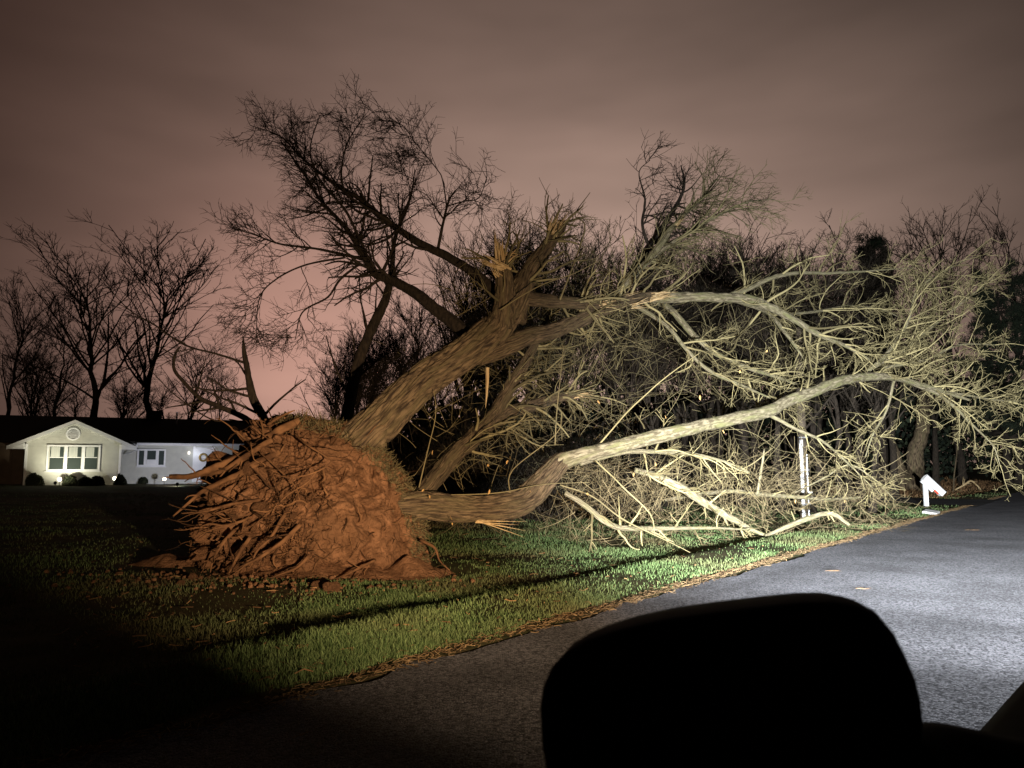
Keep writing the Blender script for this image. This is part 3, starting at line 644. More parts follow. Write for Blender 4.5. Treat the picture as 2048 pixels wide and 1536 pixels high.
shards('L1', [(1262, 612, 15.5, 1325, 600, 10), (1300, 600, 15.9, 1360, 585, 12), (1295, 590, 16.0, 1355, 578, 8), (1310, 592, 16, 1358, 590, 10), (1230, 600, 15.5, 1290, 588, 8)])
shards('L3', [(1352, 452, 17.1, 1372, 428, 8), (1356, 448, 17.1, 1368, 432, 6)])
shards('L2', [(1200, 612, 14.8, 1238, 608, 10), (1205, 606, 14.8, 1232, 600, 7)])
shards('L5', [(1150, 793, 16.3, 1192, 789, 10)])
shards('L4', [(950, 1042, 12.5, 1062, 1052, 8), (975, 745, 14.6, 974, 795, 10)][:1])
# hanging strip of torn wood under the trunk
V, F = shard(at(975, 735, 14.6), at(970, 815, 14.6) - at(975, 735, 14.6), .8, .07, .04)
mesh_np('splinter', V, F, M['splinter'], LIMBS['L5b'][2], smooth=False)

# --- branching crowns on the limbs
def crown(keys, name, mat, l1, l2, l3, rg, bias=(0, 0, .15), n0=20, t0=.2, rmin=.007, l4=None, floor=0.03):
    parts = []
    Ps, Rs = zip(*[resamp(LIMBS[k][0], LIMBS[k][1], n0) for k in keys])
    P, r = np.array(Ps), np.array(Rs)
    lens = (10, 8, 6, 5)
    for li, (l, sides) in enumerate(zip([x for x in (l1, l2, l3, l4) if x], (6, 4, 3, 3))):
        pm, lr, ang, curl, wig = l
        P, r = spawn(P, r, pm, lr, lens[li], ang=ang, t0=t0 if li == 0 else .12, curl=curl, wig=wig, bias=bias, rmul=.55, rmin=rmin * (1.5 - .25 * li), rmax=(.035, .016, .011, .009)[li], rg=rg, floor=floor)
        if len(P): parts.append(tubes(P, r, sides))
    V, F = merge(parts)
    o = mesh_np(name, V, F, M[mat], root_t); keep(o); o['kind'] = 'stuff'; return o
g1 = np.random.default_rng(21)
D_ = lambda a, b, c, d=(30, 70), e=.6, f=.10: (a, (b, c), d, e, f)
crown(['L4b', 'L4c', 'L4d', 'L4e', 'L4f', 'L4h'], 'twigs', 'twig', D_(4.4, .7, 2.3, (25, 70), .8, .11), D_(5.0, .35, 1.1, (35, 80), .8, .13), D_(6.5, .12, .45, (35, 80), .8, .15), g1, bias=(.12, 0, .05), t0=.10, rmin=.0082, l4=D_(5, .06, .18, (35, 80), .8, .15))
crown(['L4u'], 'twigs', 'twig', D_(1.7, .6, 2.0), D_(6, .3, .9, (35, 80), .8, .15), D_(7, .12, .35, (35, 80), .8, .15), g1, t0=.40, rmin=.0072)
crown(['L4g', 'L4i'], 'twigs', 'twig', D_(4, .5, 1.3), D_(4, .3, .7), D_(5, .12, .3), g1, bias=(.1, 0, -.2), rmin=.0062)
crown(['L1u', 'L1', 'L1b', 'L1c', 'L1d', 'L1e', 'L1f'], 'twigs', 'twig', D_(3.0, .7, 2.4, (25, 75), .8, .12), D_(4.2, .35, 1.1, (35, 80), .8, .15), D_(6, .15, .45, (35, 80), .8, .15), g1, bias=(.1, 0, .12), t0=.28, rmin=.0064)
crown(['L3', 'L3c'], 'twigs', 'twig_green', D_(7, .6, 2.0, (30, 80)), D_(7, .3, .9), D_(8, .12, .4), g1, bias=(.4, 0, .0), t0=.2, rmin=.0052)
crown(['L3b', 'L3d'], 'twigs', 'shaded_bark', D_(8, .4, 1.35, (35, 85)), D_(8, .3, .9), D_(8, .12, .45), g1, bias=(.35, 0, -.1), t0=.08, rmin=.0055)
crown(['L6', 'L6b', 'L6c', 'L6d', 'L6e'], 'twigs', 'shaded_bark', D_(7, .4, 1.5, (30, 75), .8, .14), D_(8, .3, 1.0, (30, 75), .8, .16), D_(9, .12, .5, (30, 75), .8, .16), g1, bias=(-.2, 0, .06), t0=.25, rmin=.0048)
crown(['L7', 'L7b', 'L7c', 'L7d', 'L7e', 'L7f'], 'twigs', 'shaded_bark', D_(7, .4, 1.6, (30, 75), .8, .14), D_(8, .3, 1.0, (30, 75), .8, .16), D_(9, .12, .5, (30, 75), .8, .16), g1, bias=(-.25, 0, .04), t0=.3, rmin=.0048)
crown(['L5', 'L5b', 'Sb', 'Sa', 'L2'], 'twigs', 'twig_green', D_(5, .4, 1.8), D_(4, .3, .9), D_(5, .12, .35), g1, bias=(.1, 0, -.1), t0=.25, rmin=.0055)
# --- vines and whips trailing through the broken crown
g2 = np.random.default_rng(5)
def whips(n, x0, x1, y0, y1, d0, d1, lr, rr_, mat, bias, name='vines', sides=3):
    px = g2.uniform(x0, x1, n); py = g2.uniform(y0, y1, n); Yd = g2.uniform(d0, d1, n) + (px - x0) / (x1 - x0) * 5.0
    S = np.array([at(a, b, c) for a, b, c in zip(px, py, Yd)]); k = 12
    D = unit(g2.normal(size=(n, 3)) * np.array([1, .5, 1]) + np.array(bias)); bend = unit(g2.normal(size=(n, 3))) * g2.uniform(.2, 1.4, (n, 1))
    s = np.linspace(0, 1, k)[None, :, None]
    Dir = unit(D[:, None] + bend[:, None] * s + np.cumsum(g2.normal(0, .07, (n, k, 3)), 1)); ln = g2.uniform(lr[0], lr[1], n)
    P = S[:, None] + np.concatenate([np.zeros((n, 1, 3)), np.cumsum(Dir[:, 1:], 1)], 1) * (ln / k)[:, None, None]
    P[..., 2] = np.maximum(P[..., 2], height(P[..., 0], P[..., 1]) + .03)
    r = g2.uniform(rr_[0], rr_[1], n)[:, None] * (1 - .5 * np.linspace(0, 1, k)[None])
    c1, r1 = spawn(P, r, 3.0, (.2, .7), 6, curl=.6, wig=.12, rmin=.005, rg=g2, floor=.02)
    V, F = merge([tubes(P, r, sides), tubes(c1, r1, 3)])
    o = mesh_np(name, V, F, M[mat], root_t); keep(o); o['kind'] = 'stuff'; return o
whips(600, 860, 1600, 560, 960, 14.6, 18.5, (.6, 2.6), (.006, .012), 'vine', (.3, 0, -.1))
whips(260, 940, 1250, 480, 760, 13.8, 16.5, (.5, 1.8), (.006, .011), 'twig_green', (.2, 0, .2))
whips(620, 1110, 1790, 935, 1055, 14.6, 17.5, (.4, 1.6), (.0045, .0085), 'brush_twig', (.3, 0, 0), 'brush')
whips(45, 820, 1200, 860, 1060, 12.2, 13.8, (.5, 1.6), (.006, .010), 'vine', (.2, -.2, 0))
# long single whips that stand out
for k, pts in enumerate([
    [(1180, 910, 14.4, 7), (1215, 870, 14.3, 6), (1260, 820, 14.2, 5), (1330, 755, 14.2, 4), (1400, 705, 14.2, 2)],
    [(838, 975, 12.2, 5), (855, 900, 12.3, 4), (870, 830, 12.4, 3), (868, 780, 12.4, 2)],
    [(880, 990, 12.4, 4), (1000, 985, 12.7, 4), (1080, 970, 13, 3), (1180, 965, 13.6, 2)],
    [(1190, 920, 14.3, 6), (1250, 980, 14.0, 5), (1300, 1030, 13.9, 4), (1310, 1070, 13.9, 2)],
    [(1120, 970, 13.5, 6), (1180, 990, 13.5, 5), (1250, 1040, 13.4, 5), (1350, 1090, 13.4, 3), (1380, 1105, 13.4, 2)],
    [(1000, 620, 13.2, 5), (1080, 570, 13.2, 4), (1150, 545, 13.3, 3), (1200, 520, 13.3, 2)],
    [(1020, 990, 12.9, 5), (1025, 940, 12.9, 4), (1110, 870, 13, 3), (1125, 830, 13, 2)],
    [(1110, 890, 13.8, 5), (1112, 830, 13.8, 4), (1120, 750, 13.9, 3), (1128, 690, 13.9, 2)],
    [(1120, 600, 14, 7), (1170, 460, 14.3, 5), (1150, 430, 14.3, 4), (1180, 385, 14.3, 2)],
    [(1410, 950, 17, 4), (1490, 935, 17.2, 4), (1545, 895, 17.3, 3)],
]):
    o, _, _ = bark_tube('whip', guide(pts, .58), M['vine' if k not in (0, 3) else 'twig'], root_t, k=6, step=.08, amp=.03, wob=1.2, seed=300 + k); keep(o)
# --- a few brown leaves still hanging
leaf_spots = [(860, 990), (848, 978), (976, 928), (1020, 912), (1016, 920), (866, 900), (900, 1030), (905, 1045), (980, 978), (1175, 985), (1172, 1060), (1310, 925), (1268, 945), (1060, 980), (1590, 1000), (1690, 1000), (1445, 860), (1330, 830), (1195, 800), (1400, 790), (1480, 740), (1535, 700)]
bm = bmesh.new()
ov = [(0, 0), (.35, .28), (.7, .22), (1, 0), (.7, -.22), (.35, -.28)]
vv = [bm.verts.new((0, y_, -x_ + .0)) for x_, y_ in ov]; 
for v, b in zip(vv, (0, .08, .15, .28, .05, -.02)): v.co.x = b
bm.faces.new((vv[0], vv[1], vv[2], vv[3])); bm.faces.new((vv[0], vv[3], vv[4], vv[5]))
me = bpy.data.meshes.new('leaf'); bm.to_mesh(me); bm.free(); me.materials.append(M['leaf'])
for px, py in leaf_spots:
    Yd = 12.0 + max(0, px - 1000) / 1000 * 6; o = bpy.data.objects.new('leaf', me); link(o, root_t); keep(o)
    o.location = at(px, py, Yd); sc = rng.uniform(.05, .09); o.scale = (sc, sc, sc * rng.uniform(.8, 1.4)); o.rotation_euler = (rng.normal(0, .4), rng.normal(0, .4), rng.uniform(-.5, 3))

# ================================================================== broken-off branches lying on the lawn
def branch_thing(name, pts, label, cat='branch', mat='bark_pale', tw='twig', l1=(3, (.3, .9), (30, 70), .6, .12), l2=(6, (.15, .45), (30, 70), .6, .12), k=16, seed=0, bias=(0, 0, .1), group=None, rest=True):
    G = guide(pts, .40 if cat == 'branch' else .54)
    root = empty(name, tuple(G[len(G) // 2, :3])); tag(root, label, cat, group)
    inv = Matrix.Translation(-root.location)
    o, P, r = bark_tube('stem', G, M[mat], root, k=k, step=.06, amp=.06, wob=.4, seed=seed); o.matrix_parent_inverse = inv.copy()
    a, b = resamp(P, r, 16); c1, r1 = spawn(a[None], b[None], l1[0], l1[1], 8, ang=l1[2], curl=l1[3], wig=l1[4], rmin=.008, rmax=.03, bias=bias, t0=.05, floor=.02)
    parts = []
    if len(c1):
        parts.append(tubes(c1, r1, 5)); c2, r2 = spawn(c1, r1, l2[0], l2[1], 6, ang=l2[2], curl=l2[3], wig=l2[4], rmin=.006, rmax=.012, bias=bias, floor=.02)
        if len(c2): parts.append(tubes(c2, r2, 3))
        V, F = merge(parts); o = mesh_np('twigs', V, F, M[tw], root); o.matrix_parent_inverse = inv.copy(); o['kind'] = 'stuff'
    return root
branch_thing('fallen_branch', [(1270, 940, 16.2, 26), (1310, 950, 16.4, 36), (1360, 975, 16.6, 40), (1420, 1010, 16.9, 38), (1470, 1042, 17.2, 32), (1500, 1060, 17.4, 26), (1540, 1074, 17.5, 12)], 'thick mossy broken branch slanting down to the grass amid brush', seed=401, l1=(4, (.4, 1.2), (30, 75), .6, .12))
branch_thing('fallen_branch', [(1530, 1072, 17.3, 14), (1570, 1055, 17.4, 22), (1620, 1035, 17.7, 26), (1665, 1028, 17.9, 24), (1700, 1050, 17.7, 12)], 'bent pale branch resting on the grass nearest the asphalt', seed=402, l1=(3, (.2, .7), (30, 75), .6, .12))
branch_thing('fallen_branch', [(1330, 1000, 18.5, 14), (1400, 990, 18.8, 18), (1460, 983, 19, 20), (1520, 988, 19.3, 22), (1600, 994, 19.8, 19), (1660, 998, 20.3, 14), (1720, 995, 20.8, 8)], 'long straight pale branch lying level above the brush', seed=403, l1=(4, (.3, 1.1), (30, 75), .6, .12))
branch_thing('fallen_branch', [(1130, 985, 14.0, 24), (1175, 1015, 14.2, 28), (1225, 1050, 14.4, 28), (1290, 1058, 14.9, 24), (1400, 1056, 15.8, 16), (1500, 1060, 16.6, 8)], 'branch propped on the grass below the low stem elbow', seed=404, l1=(3, (.3, 1.1), (30, 75), .6, .12))
branch_thing('fallen_branch', [(1514, 992, 18.2, 14), (1520, 950, 18.2, 13), (1526, 915, 18.2, 11), (1528, 898, 18.2, 6)], 'short snapped branch standing upright out of the brush', seed=405, l1=(1, (.2, .5), (30, 75), .6, .12), k=12)
branch_thing('fallen_branch', [(1590, 985, 19.8, 7), (1650, 955, 20, 8), (1700, 930, 20.2, 9), (1750, 960, 20.4, 7), (1790, 1000, 20.6, 4)], 'thin arching branch tips nearest the mailbox', seed=406, l1=(5, (.3, .9), (30, 75), .6, .12), k=10)

# ================================================================== bare standing trees
def bare_tree_meshes(seed, H, spread=1.0, lean=0.0, fork=.35, dens=1.0, r0=None):
    rg = np.random.default_rng(seed); r0 = r0 or H * .015; n = 18
    z = np.linspace(0, 1, n); P = np.stack([lean * z * H * .25 + .02 * H * np.cumsum(rg.normal(0, .25, n)), .02 * H * np.cumsum(rg.normal(0, .25, n)), z * H * .82], -1); P[0, :2] = 0
    r = r0 * (1 - .9 * z ** .8); r[0] *= 1.35; parts = [tubes(P[None], r[None], 10)]
    a, b = P[None], r[None]
    c1, r1 = spawn(a, b, 2.8 * dens * 10 / H, (H * .28 * spread, H * .52 * spread), 12, ang=(22, 50), t0=fork, curl=.45, wig=.06, bias=(0, 0, .5), rmul=.5, rmin=.03, taper=.4, rg=rg)
    trunk = merge(parts + [tubes(c1, r1, 6)])
    c2, r2 = spawn(c1, r1, 20 / H * dens, (H * .09, H * .22), 9, ang=(22, 55), curl=.5, wig=.08, bias=(0, 0, .35), rmul=.6, rmin=.018, rg=rg)
    c3, r3 = spawn(c2, r2, 34 / H * dens, (H * .035, H * .10), 6, ang=(20, 55), curl=.5, wig=.1, bias=(0, 0, .25), rmul=.6, rmin=.012, rg=rg)
    c4, r4 = spawn(c3, r3, 60 / H * dens, (H * .018, H * .05), 4, ang=(20, 55), curl=.4, wig=.1, bias=(0, 0, .2), rmul=.7, rmin=.010, rg=rg)
    tw = merge([tubes(c2, r2, 4), tubes(c3, r3, 3), tubes(c4, r4, 3)])
    out = []
    for nm, (V, F), mt in (('trunk', trunk, M['shaded_bark']), ('crown', tw, M['far_twig'])):
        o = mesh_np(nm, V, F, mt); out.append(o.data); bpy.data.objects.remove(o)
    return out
TV = [bare_tree_meshes(900 + k, 14, sp, ln, fk, dn) for k, (sp, ln, fk, dn) in enumerate([(1.0, .1, .4, 1.0), (.85, -.2, .3, 1.1), (1.1, .35, .45, .95), (.75, 0, .35, 1.2), (1.0, -.1, .25, 1.0)])]
def bare_tree(px, Y, top, var, rz, label, group=None, sxy=1.0, name='bare_tree', base=None, tilt=0.0):
    b = atg(px, Y); b[2] -= .05
    Ht = at(px, top, Y)[2] - b[2]; s = Ht / 15.6
    root = empty(name, tuple(b), rz); root.scale = (s * sxy, s * sxy, s); root.rotation_euler = (0, tilt, rz); tag(root, label, 'tree', group)
    for nm, me in zip(('trunk', 'crown'), TV[var]): link(bpy.data.objects.new(nm, me), root)
    return root
# behind the house
bare_tree(14, 58, 505, 3, .4, 'tall narrow bare tree cut by the picture edge behind the dark roof end', sxy=1.0)
bare_tree(105, 62, 590, 1, 2.0, 'shorter bare tree behind the house, between two taller ones', sxy=1.3)
bare_tree(185, 60, 478, 0, 3.4, 'tall bare tree rising behind the gable peak of the house', sxy=1.7)
bare_tree(268, 60, 460, 2, 0.2, 'bare tree leaning over the roof vent of the house', sxy=1.65)
for k_, (a_, b_, c_) in enumerate([(48, 690, 2), (150, 720, 1), (225, 700, 4), (320, 740, 3), (370, 660, 0), (235, 760, 2), (90, 750, 0)]):
    bare_tree(a_, 66 + k_ * 2, b_, c_, k_ * 1.3, 'low bare sapling tree filling in behind the house roof', 'low bare trees behind the house', sxy=1.6)
bare_tree(60, 75, 640, 4, 1.0, 'small far bare tree low behind the roof end', sxy=1.1)
bare_tree(430, 80, 700, 1, 4.0, 'far low bare tree between the house and the root plate', sxy=1.1)
# leaning dark tree right behind the root plate
branch_thing('bare_tree', [(682, 870, 17, 46), (700, 790, 17, 44), (722, 715, 17.1, 40), (748, 650, 17.3, 38), (772, 600, 17.4, 34), (785, 545, 17.6, 24), (790, 480, 17.8, 16), (820, 400, 18, 8), (830, 340, 18, 4)], 'dark leaning trunk standing behind the root plate', 'tree', 'shaded_bark', 'shaded_bark', l1=(2.6, (.6, 2.0), (30, 65), .6, .1), l2=(5, (.3, .9), (30, 70), .6, .1), k=24, seed=501, bias=(0, 0, .2))
# splintered small tree behind the root plate
branch_thing('broken_tree', [(535, 850, 14.6, 34), (510, 805, 14.6, 32), (498, 760, 14.6, 24), (490, 715, 14.6, 18), (486, 672, 14.6, 4)], 'dark broken stem sticking up behind the top of the root plate', 'tree', 'shaded_bark', 'shaded_bark', l1=(5, (.5, 1.4), (30, 75), .6, .1), l2=(5, (.2, .7), (30, 70), .6, .1), k=18, seed=502)
branch_thing('broken_limb', [(530, 870, 14.2, 32), (490, 835, 14.2, 32), (440, 812, 14.2, 26), (400, 795, 14.2, 22), (365, 760, 14.2, 18), (348, 735, 14.2, 16), (352, 705, 14.2, 12), (362, 692, 14.2, 6)], 'dark crooked limb reaching up in front of the house roof', 'branch', 'shaded_bark', 'shaded_bark', l1=(4, (.4, 1.2), (30, 75), .6, .1), l2=(4, (.2, .6), (30, 70), .6, .1), k=14, seed=503)
branch_thing('broken_limb', [(488, 725, 14.5, 13), (430, 708, 14.4, 11), (370, 690, 14.3, 10), (310, 650, 14.3, 8), (260, 620, 14.3, 6), (215, 575, 14.3, 3)], 'thin dark limb stretching far out against the sky above the house', 'branch', 'shaded_bark', 'shaded_bark', l1=(3, (.3, 1.1), (30, 75), .6, .1), l2=(4, (.2, .5), (30, 70), .6, .1), k=10, seed=504)
branch_thing('broken_limb', [(470, 845, 14.3, 9), (420, 838, 14.2, 8), (350, 790, 14.1, 6), (300, 740, 14.1, 3)], 'slender low limb arching over the house eave', 'branch', 'shaded_bark', 'shaded_bark', l1=(3, (.3, .9), (30, 75), .6, .1), l2=(4, (.2, .5), (30, 70), .6, .1), k=8, seed=505)
# the dark wood behind the fallen tree
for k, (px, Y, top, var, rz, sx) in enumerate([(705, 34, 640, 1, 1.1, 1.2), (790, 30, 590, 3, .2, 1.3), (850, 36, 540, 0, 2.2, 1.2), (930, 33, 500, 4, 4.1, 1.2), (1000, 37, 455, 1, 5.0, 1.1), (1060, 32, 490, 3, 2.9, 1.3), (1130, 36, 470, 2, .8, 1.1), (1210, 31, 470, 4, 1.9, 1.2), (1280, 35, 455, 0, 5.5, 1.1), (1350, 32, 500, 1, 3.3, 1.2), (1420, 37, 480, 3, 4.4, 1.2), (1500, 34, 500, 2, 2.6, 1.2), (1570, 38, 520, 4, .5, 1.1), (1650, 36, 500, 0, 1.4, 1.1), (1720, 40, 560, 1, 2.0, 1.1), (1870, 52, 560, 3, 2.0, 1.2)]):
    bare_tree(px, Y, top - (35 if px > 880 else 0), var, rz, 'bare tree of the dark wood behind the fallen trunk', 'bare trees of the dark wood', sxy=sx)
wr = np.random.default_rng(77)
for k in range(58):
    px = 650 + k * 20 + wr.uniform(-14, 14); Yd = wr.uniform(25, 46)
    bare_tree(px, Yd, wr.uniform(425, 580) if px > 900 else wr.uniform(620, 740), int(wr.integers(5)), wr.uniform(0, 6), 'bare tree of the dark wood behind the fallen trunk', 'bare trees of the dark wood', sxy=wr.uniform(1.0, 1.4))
bare_tree(1925, 55, 365, 0, .9, 'tall round-crowned bare tree above the mailbox against the sky', sxy=1.0)
bare_tree(2035, 58, 390, 4, 2.7, 'tall bare tree cut by the picture edge above the road', sxy=1.0)
# double-trunked tree by the far driveway
def far_trunks():
    root = empty('double_trunk_tree', tuple(atg(1822, 46))); tag(root, 'two-stemmed tree standing behind the mailbox across the driveway', 'tree'); inv = Matrix.Translation(-root.location)
    gz = atg(1815, 46)
    for k, pts in enumerate([[(1812, 975, 46, 44), (1806, 955, 46, 24), (1795, 925, 46, 17), (1785, 895, 46, 16), (1772, 850, 46.5, 13), (1765, 780, 47, 9), (1740, 690, 47, 5)], [(1826, 978, 46, 46), (1828, 950, 46, 36), (1832, 915, 46, 30), (1840, 870, 46, 28), (1850, 800, 46, 22), (1845, 700, 46, 14), (1870, 600, 46, 6)]]):
        G = guide(pts); o, P, r = bark_tube('trunk', G, M['bark'], root, k=16, step=.12, amp=.06, wob=.2, seed=600 + k); o.matrix_parent_inverse = inv.copy()
        a, b = resamp(P, r, 16); c, rc = spawn(a[None], b[None], 2.2, (1, 3.2), 8, t0=.35, bias=(0, 0, .4), rmin=.02, rmax=.06); c2, r2 = spawn(c, rc, 3, (.4, 1.4), 6, bias=(0, 0, .2), rmin=.012)
        V, F = merge([tubes(c, rc, 5), tubes(c2, r2, 3)]); o = mesh_np('crown', V, F, M['far_twig'], root); o.matrix_parent_inverse = inv.copy(); o['kind'] = 'stuff'
far_trunks()
# conifers on the far bank
def conifer(px, Y, top, width, label, seed, base_py=None, full=False):
    rg = np.random.default_rng(seed); b = atg(px, Y); Ht = at(px, top, Y)[2] - b[2]; W = width * Y / FPX / 2
    root = empty('pine_tree', tuple(b)); tag(root, label, 'tree')
    z = np.linspace(0, Ht * .97, 14); P = np.stack([np.cumsum(rg.normal(0, .03, 14)), np.cumsum(rg.normal(0, .03, 14)), z], -1); r = .02 * Ht * (1 - .93 * z / Ht)
    V, F = tubes(P[None], r[None], 8); mesh_np('trunk', V, F, M['shaded_bark'], root)
    c, rc = spawn(P[None], r[None], 9.0, (W * .6, W * 1.25), 7, ang=(55, 95), t0=.2 if full else .5, curl=.35, wig=.07, bias=(0, 0, -.1 if full else .12), rmin=.02, taper=.55 if full else .35, rg=rg)
    c2, r2 = spawn(c, rc, 4.5, (.3, .9), 5, ang=(30, 65), t0=.3, rmin=.012, rg=rg)
    V, F = merge([tubes(c, rc, 4), tubes(c2, r2, 3)]); mesh_np('boughs', V, F, M['shaded_bark'], root)['kind'] = 'stuff'
    A = np.concatenate([c2[:, 1:].reshape(-1, 3), c[:, 3:].reshape(-1, 3)]); A = np.repeat(A, 9, 0); m = len(A)
    d = unit(rg.normal(size=(m, 3)) + np.array([0, 0, .35])) * rg.uniform(.16, .38, (m, 1)); u = unit(np.cross(d, rg.normal(size=(m, 3)))) * .02
    A = A + rg.normal(0, .10, (m, 3)); V = np.stack([A - u, A + u, A + d], 1).reshape(-1, 3)
    o = mesh_np('needles', V, np.arange(m * 3).reshape(-1, 3), M['conifer'], root, smooth=False); o['kind'] = 'stuff'
conifer(1770, 44, 472, 84, 'dark pine tree with a tufted top standing above the fallen crown', 701)
conifer(2015, 52, 540, 200, 'broad dark evergreen at the picture edge behind the twig tips', 702, full=True)

# ================================================================== undergrowth of the wood (stuff)
g3 = np.random.default_rng(31); n = 2600
px = g3.uniform(640, 2100, n); Yd = g3.uniform(19.5, 32, n); base = np.array([[*to_xy(0, 0), 0]] * n, float)
pp = np.array([at(a, 931, b) for a, b in zip(px, Yd)]); s, t = to_st(pp[:, 0], pp[:, 1]); ok = (s > 7.5) & ((t < 38.5) | (t > 47.5)); pp = pp[ok]; n = len(pp)
pp[:, 2] = height(pp[:, 0], pp[:, 1]); k = 8
D = unit(np.array([0, 0, 1.0]) + g3.normal(0, .45, (n, 3))); Dir = unit(D[:, None] + np.cumsum(g3.normal(0, .12, (n, k, 3)), 1)); ln = g3.uniform(.8, 4.2, n)
P = pp[:, None] + np.concatenate([np.zeros((n, 1, 3)), np.cumsum(Dir[:, 1:], 1)], 1) * (ln / k)[:, None, None]; r = g3.uniform(.008, .022, n)[:, None] * (1 - .6 * np.linspace(0, 1, k)[None])
c1, r1 = spawn(P, r, 2.6, (.3, 1.3), 6, curl=.7, wig=.14, rmin=.007, rg=g3, bias=(0, 0, .1)); c2, r2 = spawn(c1, r1, 2.6, (.2, .6), 5, curl=.6, wig=.14, rmin=.006, rg=g3)
V, F = merge([tubes(P, r, 4), tubes(c1, r1, 3), tubes(c2, r2, 3)])
tag(mesh_np('undergrowth', V, F, M['far_twig']), 'tangled bare brushwood at the edge of the dark wood', 'undergrowth', kind='stuff')
# dense evergreen understorey deep in the wood (stuff)
n = 150000; px = g3.uniform(560, 2350, n); Yd = 38 + 92 * g3.random(n) ** 1.3; A = np.stack([(px - 1024) / FPX * Yd, Yd, 0 * px], -1)
s, t = to_st(A[:, 0], A[:, 1]); ok = ((s > 9) & (t < 38)) | ((s > 5) & (t > 57)) | ((s > 1.5) & (t > 85)) | ((s < -9) & (t > 60)); A = A[ok]; n = len(A)
top = 3.6 + 2.8 * np.clip((A[:, 0] / A[:, 1] * FPX + 1024 - 820) / 150, 0, 1) + np.clip((A[:, 0] - 15) / 8, 0, 1) * 3 + 2.2 * fbm(np.stack([A[:, 0] * .16, A[:, 1] * .16, 0 * A[:, 0]], -1), 4, 91); A[:, 2] = height(A[:, 0], A[:, 1]) + g3.random(n) ** .8 * np.maximum(top, .5)
u = unit(g3.normal(size=(n, 3))) * .16; v = unit(np.cross(u, g3.normal(size=(n, 3)))) * .22; V = np.stack([A - u, A + v, A + u, A - v], 1).reshape(-1, 3)
tag(mesh_np('dark_thicket', V, np.arange(n * 4).reshape(-1, 4), M['conifer'], smooth=False), 'dark evergreen thicket filling the depth of the wood', 'thicket', kind='stuff')
# leaf litter and low weeds along the far verge (stuff)
n = 9000; t = g3.uniform(47, 75, n); s = g3.uniform(1.5, 11, n); x, y = to_xy(s, t); A = np.stack([x, y, height(x, y)], -1)
hh = g3.uniform(.05, .35, n) * np.clip((s - 1) / 4, .2, 1.4)
V, F = None, None
tag(blades('leaf_litter', A, hh, np.full(n, .05), M['litter'], 1.6, g3), 'brown dead weeds and leaf litter beyond the driveway', 'leaf litter', kind='stuff')

# ================================================================== spilled soil around the root plate
def mound(name, cx, cy_, rx, ry, hz, seed, label, cat):
    n = 60; a = np.linspace(0, 2 * np.pi, n, endpoint=False); rr2 = np.linspace(0, 1, 24)
    wob = 1 + .22 * fbm(np.stack([np.cos(a) * 1.5, np.sin(a) * 1.5, 0 * a + seed], -1), 3, seed)
    x = cx + np.outer(rr2, rx * np.cos(a) * wob); y = cy_ + np.outer(rr2, ry * np.sin(a) * wob)
    z = height(x, y) - .02 + hz * (1 - rr2[:, None] ** 2) ** 1.3 * (1 + .35 * fbm(np.stack([x * 2.5, y * 2.5, 0 * x], -1), 3, seed)) + .03 * fbm(np.stack([x * 8, y * 8, 0 * x], -1), 3, seed) * (1 - rr2[:, None] ** 4)
    i = np.arange(23)[:, None] * n; j = np.arange(n)[None]; j2 = (j + 1) % n
    F = np.stack([i + j, i + n + j, i + n + j2, i + j2], -1).reshape(-1, 4)
    o = mesh_np(name, np.stack([x, y, z], -1).reshape(-1, 3), F, M['soil']); tag(o, label, cat); return o
p = at(330, 1100, 12.0); mound('soil_mound', p[0] + .15, 12.3, .8, .5, .22, 3, 'low smooth heap of clay on the dark lawn beside the root plate', 'soil')
p = at(640, 1100, 11.2); mound('soil_mound', p[0], 11.5, 1.85, .5, .14, 8, 'wide apron of spilled clay under the root plate', 'soil')
p = at(830, 1130, 11.3); mound('soil_mound', p[0], 11.6, .6, .4, .24, 12, 'small clay heap where the root plate meets the grass', 'soil')
for k, (px, py, sc, lb) in enumerate([(662, 1184, .13, 'largest fallen clay clod on the grass in front of the root plate'), (632, 1178, .08, 'small clay clod beside the largest one on the grass'), (384, 1170, .09, 'clay clod on the dark grass below the ragged roots'), (360, 1180, .06, 'tiny clay clod farthest from the root plate on the dark grass')]):
    r_ = ray(px, py); tt = -EYE / r_[2]; p = r_ * tt; z = float(height(p[0], p[1]))
    o = bpy.data.objects.new('soil_clod', CL[k]); link(o); o.location = (p[0], p[1], z + sc * .35); o.scale = [sc] * 3; o.rotation_euler = (0, 0, k); tag(o, lb, 'clod')
parts = []
cm = CL[1]; cv = np.array([v.co for v in cm.vertices]); cf = np.array([list(p.vertices) for p in cm.polygons])
n = 800; xs = rng.normal(-3.3, 1.5, n); ys = rng.normal(10.75, .55, n)
for a, b in zip(xs, ys):
    sc = .006 + .04 * rng.random() ** 3; q = rng.uniform(0, 6.28); R3 = np.array(Matrix.Rotation(q, 3, 'Z')); parts.append((cv @ R3.T * sc + np.array([a, b, float(height(a, b)) + sc * .3]), cf))
V, F = merge(parts); tag(mesh_np('soil_crumbs', V, F, M['soil']), 'scattered crumbs of clay on the grass below the root plate', 'soil', kind='stuff')

